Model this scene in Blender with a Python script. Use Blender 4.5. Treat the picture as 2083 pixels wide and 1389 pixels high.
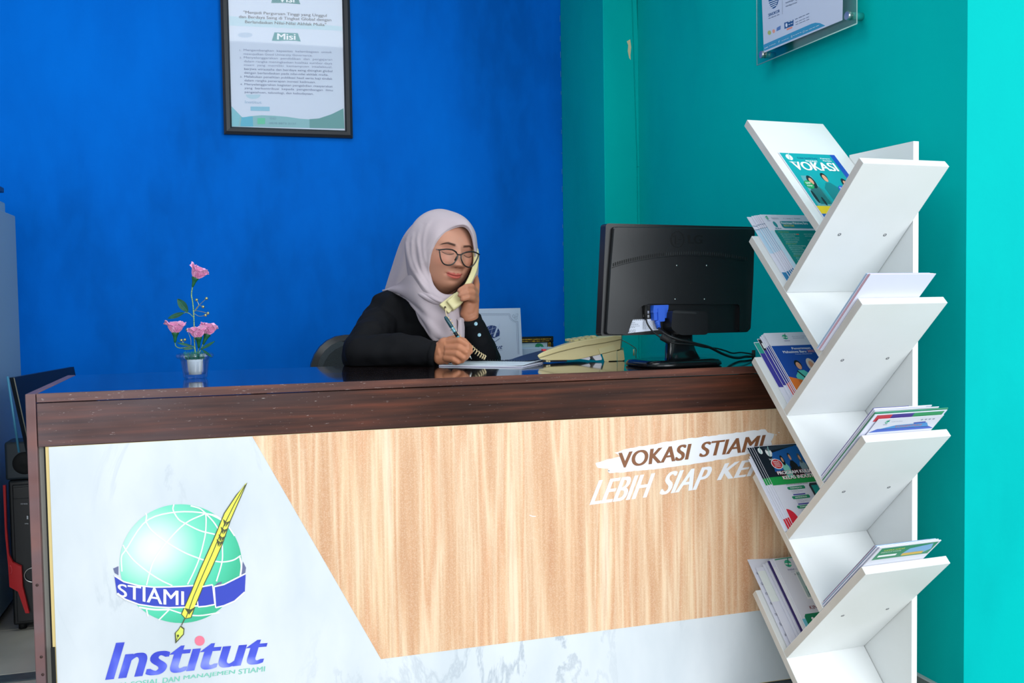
import bpy, bmesh, math, random
import numpy as np
from mathutils import Vector, Matrix
random.seed(7); np.random.seed(7)
for o in list(bpy.data.objects): bpy.data.objects.remove(o)
SC = bpy.context.scene
COL = SC.collection
PI = math.pi
def V3(*a): return np.array(a, float)

# ------------------------------------------------------------------ camera
FPX, CX, CY, CAMH = 1963.06, 1041.5, 694.5, 1.01
_y, _p, _r = (math.radians(a) for a in (16.27111, 2.56315, -0.86641))
CF = V3(math.sin(_y)*math.cos(_p), math.cos(_y)*math.cos(_p), -math.sin(_p))
_R = V3(math.cos(_y), -math.sin(_y), 0); _U = np.cross(_R, CF)
CR = math.cos(_r)*_R + math.sin(_r)*_U; CU = -math.sin(_r)*_R + math.cos(_r)*_U
CO = V3(0, 0, CAMH)
cam = bpy.data.cameras.new('camera'); camo = bpy.data.objects.new('camera', cam); COL.objects.link(camo)
cam.sensor_width = 36; cam.lens = FPX/2083*36; cam.clip_start = .05
camo.matrix_world = Matrix([[CR[0], CU[0], -CF[0], CO[0]], [CR[1], CU[1], -CF[1], CO[1]], [CR[2], CU[2], -CF[2], CO[2]], [0, 0, 0, 1]])
SC.camera = camo

# ------------------------------------------------------------------ light: open shop front behind the camera, overcast daylight
w = bpy.data.worlds.new('daylight'); SC.world = w; w.use_nodes = True
w.node_tree.nodes['Background'].inputs[0].default_value = (.86, .93, 1.0, 1)
w.node_tree.nodes['Background'].inputs[1].default_value = 1.0
def area(name, loc, target, sx, sy, power, col=(1, 1, 1)):
    l = bpy.data.lights.new(name, 'AREA'); l.shape = 'RECTANGLE'; l.size = sx; l.size_y = sy; l.energy = power; l.color = col
    o = bpy.data.objects.new(name, l); COL.objects.link(o); o.location = loc
    o.rotation_euler = (Vector(target)-Vector(loc)).to_track_quat('-Z', 'Y').to_euler()
    return o
area('shopfront_daylight', (3.0, -2.2, 1.8), (0.4, 3.0, 0.8), 3.4, 2.4, 165, (.93, .97, 1))
area('street_daylight', (-0.6, -3.0, 1.6), (0.2, 3.0, 0.8), 4.0, 2.4, 75, (.93, .97, 1))
area('overhead_area_light', (0.3, 2.2, 2.72), (0.3, 2.2, 0), 1.2, 1.2, 16, (.95, .98, 1))  # weak unseen area light under the ceiling, no fitting modelled
SC.view_settings.view_transform = 'Standard'; SC.view_settings.look = 'None'
SC.view_settings.exposure = 0.0; SC.view_settings.gamma = 1.0; SC.view_settings.use_curve_mapping = False

# ------------------------------------------------------------------ helpers: rays to points
def ray(px, py): return CF + CR*(px-CX)/FPX - CU*(py-CY)/FPX
def at(px, py, d): return CO + ray(px, py)*d
def ony(px, py, Y): d = ray(px, py); return CO + d*Y/d[1]
def onx(px, py, X): d = ray(px, py); return CO + d*X/d[0]
def onz(px, py, z): d = ray(px, py); return CO + d*(z-CAMH)/d[2]

# ------------------------------------------------------------------ materials
def lin(h):
    if isinstance(h, str):
        h = h.lstrip('#'); c = [int(h[i:i+2], 16)/255 for i in (0, 2, 4)]
    else: c = [x/255 for x in h]
    return tuple((x/12.92 if x <= .04045 else ((x+.055)/1.055)**2.4) for x in c)
def mat(name, col, rough=.5, metal=0, spec=.5, trans=0, coat=0, ior=1.45, alpha=1, bump=0, bscale=60, var=None, vscale=3, vstretch=(1, 1, 1), sss=0):
    m = bpy.data.materials.new(name); m.use_nodes = True; nt = m.node_tree; b = nt.nodes['Principled BSDF']
    c = lin(col)+(1,)
    b.inputs['Base Color'].default_value = c; b.inputs['Roughness'].default_value = rough; b.inputs['Metallic'].default_value = metal
    b.inputs['Specular IOR Level'].default_value = spec; b.inputs['Transmission Weight'].default_value = trans
    b.inputs['Coat Weight'].default_value = coat; b.inputs['IOR'].default_value = ior; b.inputs['Alpha'].default_value = alpha
    if coat: b.inputs['Coat Roughness'].default_value = .05
    if sss:
        b.inputs['Subsurface Weight'].default_value = sss; b.inputs['Subsurface Radius'].default_value = (.01, .004, .002); b.inputs['Subsurface Scale'].default_value = .5
    tc = None
    if bump or var:
        tc = nt.nodes.new('ShaderNodeTexCoord'); mp = nt.nodes.new('ShaderNodeMapping'); mp.inputs['Scale'].default_value = vstretch
        nt.links.new(tc.outputs['Object'], mp.inputs[0])
    if var:
        n = nt.nodes.new('ShaderNodeTexNoise'); n.inputs['Scale'].default_value = vscale; n.inputs['Detail'].default_value = 5
        nt.links.new(mp.outputs[0], n.inputs['Vector'])
        r = nt.nodes.new('ShaderNodeValToRGB'); r.color_ramp.elements[0].position = .32; r.color_ramp.elements[1].position = .68
        r.color_ramp.elements[0].color = lin(var)+(1,); r.color_ramp.elements[1].color = c
        nt.links.new(n.outputs[0], r.inputs[0]); nt.links.new(r.outputs[0], b.inputs['Base Color'])
    if bump:
        n2 = nt.nodes.new('ShaderNodeTexNoise'); n2.inputs['Scale'].default_value = bscale; n2.inputs['Detail'].default_value = 4
        nt.links.new(mp.outputs[0], n2.inputs['Vector'])
        bp = nt.nodes.new('ShaderNodeBump'); bp.inputs['Strength'].default_value = bump; bp.inputs['Distance'].default_value = .003
        nt.links.new(n2.outputs[0], bp.inputs['Height']); nt.links.new(bp.outputs[0], b.inputs['Normal'])
    return m
_mc = {}
def ink(h, rough=.45, spec=.4):
    k = (h, rough)
    if k not in _mc: _mc[k] = mat('ink_'+h.lstrip('#'), h, rough, spec=spec)
    return _mc[k]
def nodes(m):
    nt = m.node_tree
    def N(t, **kw):
        n = nt.nodes.new(t)
        for k, v in kw.items():
            if k in n.inputs: n.inputs[k].default_value = v
            else: setattr(n, k, v)
        return n
    return nt, N, nt.nodes['Principled BSDF'], lambda a, b: nt.links.new(a, b)
def ramp(N, stops):
    r = N('ShaderNodeValToRGB'); e = r.color_ramp.elements
    while len(e) < len(stops): e.new(.5)
    for i, (p, c) in enumerate(stops): e[i].position = p; e[i].color = (lin(c)+(1,)) if not isinstance(c, float) else (c, c, c, 1)
    return r
def mixc(N, L, fac, a, b):
    m = N('ShaderNodeMix'); m.data_type = 'RGBA'
    if hasattr(fac, 'links'): L(fac, m.inputs[0])
    else: m.inputs[0].default_value = fac
    for i, x in ((6, a), (7, b)):
        if hasattr(x, 'links'): L(x, m.inputs[i])
        else: m.inputs[i].default_value = lin(x)+(1,)
    return m.outputs[2]

def wall_paint(name, base, dark, light, rough=.55):
    m = mat(name, base, rough, spec=.03); nt, N, B, L = nodes(m)
    tc = N('ShaderNodeTexCoord')
    mp = N('ShaderNodeMapping'); mp.inputs['Scale'].default_value = (1.3, 1.3, .55); L(tc.outputs['Object'], mp.inputs[0])
    n1 = N('ShaderNodeTexNoise', Scale=2.2, Detail=6.0); L(mp.outputs[0], n1.inputs['Vector'])
    r1 = ramp(N, [(.3, dark), (.5, base), (.72, light)]); L(n1.outputs[0], r1.inputs[0])
    n2 = N('ShaderNodeTexNoise', Scale=14.0, Detail=3.0); L(mp.outputs[0], n2.inputs['Vector'])
    r2 = ramp(N, [(.42, 0.0), (.62, .22)]); L(n2.outputs[0], r2.inputs[0])
    L(mixc(N, L, r2.outputs[0], r1.outputs[0], light), B.inputs['Base Color'])
    n3 = N('ShaderNodeTexNoise', Scale=9.0, Detail=5.0); L(tc.outputs['Object'], n3.inputs['Vector'])
    bp = N('ShaderNodeBump'); bp.inputs['Strength'].default_value = .25; bp.inputs['Distance'].default_value = .01
    L(n3.outputs[0], bp.inputs['Height']); L(bp.outputs[0], B.inputs['Normal'])
    return m
M = {}
M['blue'] = wall_paint('blue_paint', '#0069d2', '#005cba', '#0073e0')
M['teal'] = wall_paint('teal_paint', '#00b0ae', '#00a7a6', '#00b5b0')
M['cream'] = mat('cream_wall', '#d8dcd8', .7)
M['ceil'] = mat('ceiling_white', '#e4e8ea', .8)
M['tile'] = mat('beige_floor_tile', '#b9b4a8', .3, var='#a8a499', vscale=6)
M['tiledark'] = mat('dark_floor_tile', '#3a444a', .35, var='#525e63', vscale=30, vstretch=(1, 4, 1))
M['grout'] = mat('grout', '#8b8780', .9)
M['white'] = mat('white_laminate', '#e2e5e6', .38, var='#dde0df', vscale=5, bump=.02, bscale=20)
M['whiteedge'] = mat('white_edge_band', '#cfcbc6', .5, var='#c5c1ba', vscale=12)
M['screw'] = mat('screw_cap', '#8f9194', .5, metal=.6)
M['black'] = mat('black_plastic', '#15171a', .36, spec=.5, bump=.04, bscale=400)
M['blackgloss'] = mat('black_gloss_plastic', '#0d0f11', .12)
M['blackmat'] = mat('matte_black', '#0d0f10', .7)
M['cable'] = mat('cable_black', '#111315', .45)
M['beige'] = mat('aged_beige_plastic', '#cfc291', .42, var='#c8b984', vscale=9)
M['beigelight'] = mat('cream_plastic', '#cdc493', .4)
M['paper'] = mat('white_paper', '#d9dbe8', .6)
M['glass'] = mat('clear_glass', '#ffffff', .02, trans=1, ior=1.45)
M['metal'] = mat('brushed_steel', '#c9c9c6', .28, metal=1)
M['gold'] = mat('gold_paint', '#d9a63a', .3, metal=.9)
M['skin'] = None

# ------------------------------------------------------------------ objects
def tag(o, label=None, cat=None, group=None, kind=None):
    if label: o['label'] = label
    if cat: o['category'] = cat
    if group: o['group'] = group
    if kind: o['kind'] = kind
    return o
def empty(name, loc, label=None, cat=None, group=None):
    o = bpy.data.objects.new(name, None); COL.objects.link(o); o.location = tuple(loc); o.empty_display_size = .05
    return tag(o, label, cat, group)
def root_loc(o):
    l = np.zeros(3)
    while o is not None: l = l + np.array(o.location); o = o.parent
    return l
class MB:
    def __init__(s): s.v = []; s.f = []; s.m = []; s.mats = []; s.sm = []
    def mi(s, m):
        if m not in s.mats: s.mats.append(m)
        return s.mats.index(m)
    def add(s, vs, fs, m, smooth=False):
        b = len(s.v); s.v += [tuple(map(float, x)) for x in vs]; k = s.mi(m)
        for f in fs: s.f.append([b+i for i in f]); s.m.append(k); s.sm.append(smooth)
        return s
    def poly(s, pts, m): return s.add(pts, [list(range(len(pts)))], m)
    def hexa(s, p, m):   # 8 points: 4 of one side, 4 of the other
        return s.add(p, [(3, 2, 1, 0), (4, 5, 6, 7), (0, 1, 5, 4), (1, 2, 6, 5), (2, 3, 7, 6), (3, 0, 4, 7)], m)
    def box(s, a, b, m):
        x0, y0, z0 = a; x1, y1, z1 = b
        return s.hexa([(x0, y0, z0), (x1, y0, z0), (x1, y1, z0), (x0, y1, z0), (x0, y0, z1), (x1, y0, z1), (x1, y1, z1), (x0, y1, z1)], m)
    def bbox(s, a, b, m, r=.004, seg=2):   # bevelled box
        bm = bmesh.new(); bmesh.ops.create_cube(bm, size=1)
        a = np.array(a, float); b = np.array(b, float); c = (a+b)/2; d = b-a
        for v in bm.verts: v.co = Vector(tuple(c+np.array(v.co)*d))
        r = min(r, min(abs(d))*.45)
        bmesh.ops.bevel(bm, geom=list(bm.edges), offset=r, segments=seg, affect='EDGES', profile=.6)
        bm.verts.index_update()
        big = set(sorted(range(len(bm.faces)), key=lambda i: -list(bm.faces)[i].calc_area())[:6]); fl = [[v.index for v in f.verts] for f in bm.faces]
        s.add([v.co[:] for v in bm.verts], fl, m, True)
        for i in big: s.sm[len(s.sm)-len(fl)+i] = False
        bm.free(); return s
    def prism(s, pts, vec, m, smooth=False):
        n = len(pts); p = [np.array(q, float) for q in pts]; q = [x+np.array(vec) for x in p]
        s.add(p+q, [list(range(n))[::-1], list(range(n, 2*n))], m)
        return s.add(p+q, [(i, (i+1) % n, n+(i+1) % n, n+i) for i in range(n)], m, smooth)
    def tube(s, path, r, m, n=10, caps=True):
        P = [np.array(p, float) for p in path]; k = len(P); R = r if hasattr(r, '__len__') else [r]*k
        vs = []; T0 = P[1]-P[0]; a = np.array([0, 0, 1.]) if abs(T0[2]) < .9*np.linalg.norm(T0) else np.array([1., 0, 0]); nrm = np.cross(T0, a); nrm /= np.linalg.norm(nrm)
        for i in range(k):
            T = P[min(i+1, k-1)]-P[max(i-1, 0)]; T /= (np.linalg.norm(T)+1e-12)
            nrm = nrm-T*(nrm@T); nrm /= (np.linalg.norm(nrm)+1e-12); bn = np.cross(T, nrm)
            for j in range(n):
                t = 2*PI*j/n; vs.append(P[i]+R[i]*(math.cos(t)*nrm+math.sin(t)*bn))
        fs = [(i*n+j, i*n+(j+1) % n, (i+1)*n+(j+1) % n, (i+1)*n+j) for i in range(k-1) for j in range(n)]
        if caps: fs += [list(range(n))[::-1], [(k-1)*n+j for j in range(n)]]
        return s.add(vs, fs, m, True)
    def sphere(s, c, r, m, n=12, k=8, sc=(1, 1, 1), axes=None):
        c = np.array(c, float); A = np.eye(3) if axes is None else np.array(axes)
        vs = [c+A.T@(np.array([0, 0, 1.])*r*sc[2])]
        for i in range(1, k):
            a = PI*i/k
            for j in range(n):
                b = 2*PI*j/n; vs.append(c+A.T@(np.array([math.sin(a)*math.cos(b)*sc[0], math.sin(a)*math.sin(b)*sc[1], math.cos(a)*sc[2]])*r))
        vs.append(c-A.T@(np.array([0, 0, 1.])*r*sc[2])); L = len(vs)-1
        fs = [(0, 1+j, 1+(j+1) % n) for j in range(n)]
        for i in range(k-2): fs += [(1+i*n+j, 1+(i+1)*n+j, 1+(i+1)*n+(j+1) % n, 1+i*n+(j+1) % n) for j in range(n)]
        fs += [(L, 1+(k-2)*n+(j+1) % n, 1+(k-2)*n+j) for j in range(n)]
        return s.add(vs, fs, m, True)
    def lathe(s, prof, c, m, n=32, lobes=0, amp=0, smooth=True, axis=None):
        c = np.array(c, float); vs = []
        for (r, z) in prof:
            for j in range(n):
                t = 2*PI*j/n; rr = r*(1+amp*math.cos(lobes*t)) if lobes else r
                p = np.array([rr*math.cos(t), rr*math.sin(t), z])
                if axis is not None: p = axis[0]*p[0]+axis[1]*p[1]+axis[2]*p[2]
                vs.append(c+p)
        k = len(prof)
        fs = [(i*n+j, i*n+(j+1) % n, (i+1)*n+(j+1) % n, (i+1)*n+j) for i in range(k-1) for j in range(n)]
        if prof[0][0] > 1e-6: fs.append([j for j in range(n)][::-1])
        if prof[-1][0] > 1e-6: fs.append([(k-1)*n+j for j in range(n)])
        return s.add(vs, fs, m, smooth)
    def grid(s, G, m, smooth=True, closed_u=False):
        G = np.array(G, float); a, b = G.shape[:2]; vs = G.reshape(-1, 3)
        fs = [(i*b+j, i*b+(j+1) % b, (i+1)*b+(j+1) % b, (i+1)*b+j) for i in range(a-1) for j in range(b if closed_u else b-1)]
        return s.add(vs, fs, m, smooth)
    def slabgrid(s, G, th, m, m2=None, smooth=True):   # sheet with thickness
        G = np.array(G, float); gu = np.gradient(G, axis=0); gv = np.gradient(G, axis=1)
        N = np.cross(gu, gv); N /= (np.linalg.norm(N, axis=2, keepdims=True)+1e-12)
        A = G+N*th/2; B = G-N*th/2; a, b = G.shape[:2]
        s.grid(A, m, smooth); s.grid(B[:, ::-1], m2 or m, smooth)
        rim = [(i, 0) for i in range(a)]+[(a-1, j) for j in range(1, b)]+[(i, b-1) for i in range(a-2, -1, -1)]+[(0, j) for j in range(b-2, 0, -1)]
        n = len(rim); vs = [A[i, j] for i, j in rim]+[B[i, j] for i, j in rim]
        return s.add(vs, [(k, n+k, n+(k+1) % n, (k+1) % n) for k in range(n)], m, False)
    def build(s, name, parent=None, label=None, cat=None, group=None, kind=None, loc=None, mods=None):
        me = bpy.data.meshes.new(name)
        base = root_loc(parent) if parent is not None else (np.array(loc, float) if loc is not None else np.zeros(3))
        vv = np.array(s.v, float)
        if parent is None and loc is None and kind != 'structure':
            mn, mx = vv.min(0), vv.max(0); base = np.array([(mn[0]+mx[0])/2, (mn[1]+mx[1])/2, mn[2]])
        me.from_pydata([tuple(x) for x in (vv-base)], [], s.f)
        for m in s.mats: me.materials.append(m)
        me.polygons.foreach_set('material_index', s.m); me.polygons.foreach_set('use_smooth', s.sm); me.update()
        o = bpy.data.objects.new(name, me); COL.objects.link(o)
        if parent is not None: o.parent = parent
        else: o.location = tuple(base)
        return tag(o, label, cat, group, kind)

# ------------------------------------------------------------------ flat print: text and shapes mapped by fn(u, v) -> point
_tc = {}
def text_mesh(body, bold=0.0, shear=0.0, space=1.0):
    k = (body, bold, shear, space)
    if k in _tc: return _tc[k]
    cu = bpy.data.curves.new('t', 'FONT'); cu.body = body; cu.offset = bold; cu.shear = shear; cu.space_character = space
    cu.resolution_u = 3 if len(body) > 8 else 6
    ob = bpy.data.objects.new('t', cu); me = bpy.data.meshes.new_from_object(ob)
    vs = np.array([v.co[:2] for v in me.vertices]); fs = [list(p.vertices) for p in me.polygons]
    bpy.data.objects.remove(ob); bpy.data.curves.remove(cu); bpy.data.meshes.remove(me)
    mn, mx = vs.min(0), vs.max(0); vs = (vs-mn)/(mx-mn)
    par = list(range(len(vs)))
    def fd(i):
        while par[i] != i: par[i] = par[par[i]]; i = par[i]
        return i
    for f in fs:
        for i in f[1:]: par[fd(i)] = fd(f[0])
    ids = {}; isl = [ids.setdefault(fd(i), len(ids)) for i in range(len(vs))]
    _tc[k] = (vs, fs, isl); return _tc[k]
def lift(p, k): d = CO-p; return p+d/np.linalg.norm(d)*k      # ink layers a few hundredths of a millimetre apart
def put_text(mb, body, fn, m, bold=.0, shear=0, space=1.0):
    vs, fs, isl = text_mesh(body, 0.0, shear, space)
    offs = (0,) if bold < .012 else (-1, 0, 1) if bold < .035 else (-1.5, -.75, 0, .75, 1.5)
    d = min(bold, .06)*.9/max(len(body), 2); k0 = 1-2*d*max(offs)
    for q, o_ in enumerate(offs):
        mb.add([lift(fn(.5+(u-.5)*k0+d*o_, v), 6e-5*(isl[i] % 3)+1.8e-4*q/len(offs)) for i, (u, v) in enumerate(vs)], fs, m)
_sk = [0]
def bil(q, fn2):
    """q: four (x, y) corners top-left, top-right, bottom-right, bottom-left; fn2 maps (x, y) to a point"""
    tl, tr, br, bl = [np.array(a, float) for a in q]
    return lambda u, v: fn2(*((bl*(1-u)+br*u)*(1-v)+(tl*(1-u)+tr*u)*v))
def sub(fn, u0, v0, u1, v1): return lambda u, v: fn(u0+(u1-u0)*u, v0+(v1-v0)*v)
def line_text(mb, body, x0, x1, yb0, yb1, h, fn2, m, bold=.0, shear=0):
    desc = any(c in 'gjpqy,' for c in body); asc = any(c.isupper() or c in 'bdfhklti"' for c in body)
    t = h if asc else h*.74; d = h*.27 if desc else 0
    put_text(mb, body, bil([(x0, yb0-t), (x1, yb1-t), (x1, yb1+d), (x0, yb0+d)], fn2), m, bold, shear)
def shape(mb, pts, fn, m): mb.poly([fn(*p) for p in pts], m)
def ell(cx, cy, rx, ry, n=20, a0=0, a1=2*PI): return [(cx+rx*math.cos(a0+(a1-a0)*i/n), cy+ry*math.sin(a0+(a1-a0)*i/n)) for i in range(n+(0 if abs(a1-a0-2*PI) < 1e-6 else 1))]
def strip(mb, pts, wd, fn, m):
    """polyline of width wd drawn as a flat strip in (u, v)"""
    p = np.array(pts, float); t = np.gradient(p, axis=0); t /= (np.linalg.norm(t, axis=1, keepdims=True)+1e-9); n = np.c_[-t[:, 1], t[:, 0]]*wd/2
    a = p+n; b = p-n; k = len(p); _sk[0] = (_sk[0]+1) % 11; e = 5e-5*_sk[0]
    mb.add([lift(fn(*x), e) for x in a]+[lift(fn(*x), e) for x in b], [(i, i+1, k+i+1, k+i) for i in range(k-1)], m)
def catmull(P, n):
    P = np.array(P, float); k = len(P); Q = np.concatenate([[2*P[0]-P[1]], P, [2*P[-1]-P[-2]]]); out = []
    for x in np.linspace(0, k-1, n):
        i = min(int(x), k-2); t = x-i; a, b, c, d = Q[i], Q[i+1], Q[i+2], Q[i+3]
        out.append(.5*((2*b)+(-a+c)*t+(2*a-5*b+4*c-d)*t*t+(-a+3*b-3*c+d)*t**3))
    return np.array(out)
def catclosed(P, n):
    P = np.array(P, float); k = len(P); out = []
    for x in np.linspace(0, k, n, endpoint=False):
        i = int(x); t = x-i; a, b, c, d = P[(i-1) % k], P[i % k], P[(i+1) % k], P[(i+2) % k]
        out.append(.5*((2*b)+(-a+c)*t+(2*a-5*b+4*c-d)*t*t+(-a+3*b-3*c+d)*t**3))
    return np.array(out)
def surf(ctrl, nu, nv):
    """grid of control points (rows of equal length) -> smooth nu x nv grid"""
    rows = np.array([catmull(r, nv) for r in ctrl]); return np.stack([catmull(rows[:, j], nu) for j in range(nv)], axis=1)
def remesh(mb, voxel, smooth=4, name='tmp'):
    o = mb.build(name, loc=(0, 0, 0)); m = o.modifiers.new('r', 'REMESH'); m.mode = 'VOXEL'; m.voxel_size = voxel
    if smooth: s_ = o.modifiers.new('s', 'SMOOTH'); s_.factor = .5; s_.iterations = smooth
    dg = bpy.context.evaluated_depsgraph_get(); dg.update(); me = bpy.data.meshes.new_from_object(o.evaluated_get(dg))
    vs = np.array([v.co[:] for v in me.vertices]); fs = [list(p.vertices) for p in me.polygons]
    bpy.data.objects.remove(o); bpy.data.meshes.remove(me)
    return vs, fs
def capsule(mb, a, b, ra, rb, m, n=14, flat=None):
    """tapered capsule, closed"""
    a = np.array(a, float); b = np.array(b, float); T = b-a; L = np.linalg.norm(T); T = T/(L+1e-9)
    path = []; rad = []
    for i in range(0, 6): t = math.sin(PI/2*i/5); path.append(a-T*ra*(1-t)); rad.append(max(ra*math.sqrt(max(0, 1-(1-t)**2)), ra*.04))
    for i in range(0, 6): t = math.sin(PI/2*i/5); path.append(b+T*rb*(1-math.cos(PI/2*i/5))); rad.append(max(rb*math.cos(PI/2*i/5), rb*.04))
    mb.tube(path, rad, m, n)

# ================================================================== THE ROOM
XW, YB, XC, YC, YF = 1.60, 4.14, 1.457, 3.63, 1.81        # right wall, back wall, column side, column front, outer wall face
def struct(name, mb, parent=None): return mb.build(name, parent, kind='structure' if parent is None else None)
struct('wall_back', MB().box((-2.4, YB, 0), (XC+.1, YB+.12, 2.9), M['blue']))
struct('wall_right', MB().box((XW, YF+.06, 0), (XW+.12, YB, 2.9), M['teal']))
struct('wall_front_right', MB().box((XW, YF, 0), (4.2, YF+.06, 2.9), M['teal']))
struct('wall_column', MB().bbox((XC, YC, 0), (XW, YB, 2.9), M['teal'], .004))
struct('wall_left', MB().box((-2.52, -1.0, 0), (-2.4, YB, 2.9), M['cream']))
struct('ceiling', MB().box((-2.52, -.6, 2.9), (4.2, YB+.12, 3.0), M['ceil']))
# cable duct in the corner beside the column
d = MB(); p0 = ony(1276, -300, YC-.006); p1 = ony(1296, 340, YC-.006); p2 = ony(1300, 760, YC-.006)
def ductrun(a, b):
    for x0 in (0,):
        d.hexa([(a[0], YC-.014, a[2]), (a[0]+.017, YC-.014, a[2]), (a[0]+.017, YC, a[2]), (a[0], YC, a[2]), (b[0], YC-.014, b[2]), (b[0]+.017, YC-.014, b[2]), (b[0]+.017, YC, b[2]), (b[0], YC, b[2])], M['teal'])
q1 = p1+(p0-p1)*.002
ductrun(p1+V3(0, 0, .001), p0); ductrun((p2[0], 0, .02), p1)
struct('trim_1', d)
# peeled paint beside the duct
pe = MB(); m_peel = mat('bare_plaster', '#d8c9a0', .8)
pp = [(1282, 80), (1284, 96), (1282.5, 112), (1283, 122), (1280, 118), (1277, 104), (1278, 92), (1275, 84)]
pe.prism([ony(x, y, YC-.0006) for x, y in pp], (0, .0004, 0), m_peel); struct('trim_2', pe)
# skirting on the right wall
sk = MB(); sk.box((XW-.008, YF+.06, 0), (XW, YC, .072), mat('grey_skirting_tile', '#6c7a78', .4)); sk.box((XW-.01, YF+.06, .072), (XW, YC, .076), mat('skirting_grout', '#b8c4c4', .6)); struct('baseboard_right', sk)
# blue-green paint seam on the back wall corner (rough edge of white primer showing)
se = MB(); m_seam = mat('primer_edge', '#5f9fb8', .7)
random.seed(3)
for i in range(26):
    z = .8+i*.085+random.uniform(-.02, .02); x = XC-.0025
    se.box((x, YB-.0014, z), (x+.0012, YB-.0004, z+random.uniform(.004, .03)), m_seam)
struct('trim_3', se)

# floor with its tiles
fl = MB(); fl.box((-2.4, -4.0, -.08), (4.2, YB, -.004), M['grout']); floor = struct('floor', fl)
yb_ = onz(0, 1389, 0)[1]; yd1 = onz(0, 1372, 0)[1]
ydk = (onz(20, 1386, 0)[1], onz(20, 1371, 0)[1])
T = .40; k0 = ydk[1]
for i in range(-6, 6):
    for j in range(-5, 6):
        x0 = i*T-.05; 
        if j >= 0: y0 = k0+.003+j*T
        else: y0 = ydk[0]-.003+j*T
        if y0+T > YB or x0 < -2.3 or y0 < -1.6: 
            if y0+T <= YB+T and y0 < YB-.05 and x0 >= -2.3 and y0 > -1.6: pass
            else: continue
        y1 = min(y0+T-.003, YB-.002)
        t = MB(); t.bbox((x0, y0, -.012), (x0+T-.003, y1, 0), M['tile'], .0015, 1); t.build('floor_tile', floor)
for i in range(-6, 6):
    x0 = i*T-.05+.12
    t = MB(); t.bbox((x0, ydk[0], -.012), (x0+T-.003, ydk[1], 0), M['tiledark'], .0015, 1); t.build('border_tile', floor)

# ================================================================== RECEPTION COUNTER
YP = 2.157; ZT = .83; XL, XR = -.404, 1.585; YK = 2.69
m_top = mat('dark_polished_wood', '#1c1214', .075, spec=.75, coat=.7)
nt, N, B, L = nodes(m_top); tc = N('ShaderNodeTexCoord'); mp = N('ShaderNodeMapping'); mp.inputs['Scale'].default_value = (2, 24, 2); L(tc.outputs['Object'], mp.inputs[0])
n1 = N('ShaderNodeTexNoise', Scale=3.0, Detail=5.0); L(mp.outputs[0], n1.inputs['Vector'])
r1 = ramp(N, [(.35, '#120c0e'), (.7, '#2a1a18')]); L(n1.outputs[0], r1.inputs[0]); L(r1.outputs[0], B.inputs['Base Color'])
n2 = N('ShaderNodeTexNoise', Scale=1.6, Detail=3.0); L(mp.outputs[0], n2.inputs['Vector'])
r2 = ramp(N, [(.3, .05), (.8, .16)]); L(n2.outputs[0], r2.inputs[0]); L(r2.outputs[0], B.inputs['Roughness'])
def worn_wood(name, dark, mid, red, rough=.3, zs=40, worn=.75):
    m = mat(name, mid, rough+.08, spec=.14, coat=.03); nt, N, B, L = nodes(m); B.inputs['Coat Roughness'].default_value = .12
    tc = N('ShaderNodeTexCoord'); mp = N('ShaderNodeMapping'); mp.inputs['Scale'].default_value = (1.6, 8, zs); L(tc.outputs['Object'], mp.inputs[0])
    n1 = N('ShaderNodeTexNoise', Scale=2.2, Detail=7.0); L(mp.outputs[0], n1.inputs['Vector'])
    r1 = ramp(N, [(.3, dark), (.52, mid), (.72, red)]); L(n1.outputs[0], r1.inputs[0])
    mp3 = N('ShaderNodeMapping'); mp3.inputs['Scale'].default_value = (2.2, 1, 7); L(tc.outputs['Object'], mp3.inputs[0])
    n3 = N('ShaderNodeTexNoise', Scale=1.4, Detail=3.0); L(mp3.outputs[0], n3.inputs['Vector'])
    r3 = ramp(N, [(.42, 0.0), (.66, .75)]); L(n3.outputs[0], r3.inputs[0])
    c1 = mixc(N, L, r3.outputs[0], r1.outputs[0], dark)
    # scuffed white specks, thickest at the left end
    mp2 = N('ShaderNodeMapping'); mp2.inputs['Scale'].default_value = (26, 26, 130); L(tc.outputs['Object'], mp2.inputs[0])
    n2 = N('ShaderNodeTexNoise', Scale=2.0, Detail=6.0); n2.inputs['Roughness'].default_value = .7; L(mp2.outputs[0], n2.inputs['Vector'])
    r2 = ramp(N, [(worn-.02, 0.0), (worn+.02, .75)]); L(n2.outputs[0], r2.inputs[0])
    sx = N('ShaderNodeSeparateXYZ'); L(tc.outputs['Object'], sx.inputs[0])
    rx_ = ramp(N, [(0, 1.0), (.3, .7), (.5, .25), (1, .1)]); dv = N('ShaderNodeMath', operation='DIVIDE'); dv.inputs[1].default_value = 1.9; L(sx.outputs[0], dv.inputs[0]); L(dv.outputs[0], rx_.inputs[0])
    ml = N('ShaderNodeMath', operation='MULTIPLY'); L(r2.outputs[0], ml.inputs[0]); L(rx_.outputs[0], ml.inputs[1])
    ry_ = ramp(N, [(0, .42), (.2, .16), (.45, 0.0), (1, 0.0)]); L(dv.outputs[0], ry_.inputs[0]); m5 = N('ShaderNodeMath', operation='MULTIPLY'); L(ry_.outputs[0], m5.inputs[0]); L(n3.outputs[0], m5.inputs[1])
    c1 = mixc(N, L, m5.outputs[0], c1, '#b8a7b0')
    c2 = mixc(N, L, ml.outputs[0], c1, '#c4b7b4')
    L(c2, B.inputs['Base Color'])
    bp = N('ShaderNodeBump'); bp.inputs['Strength'].default_value = .15; bp.inputs['Distance'].default_value = .002; L(n1.outputs[0], bp.inputs['Height']); L(bp.outputs[0], B.inputs['Normal'])
    return m
m_apron = worn_wood('worn_dark_wood', '#27150f', '#47281c', '#633322', worn=.66)
m_lip = worn_wood('worn_lip_wood', '#3d2722', '#5f3a30', '#7d4a38', worn=.63)
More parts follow.
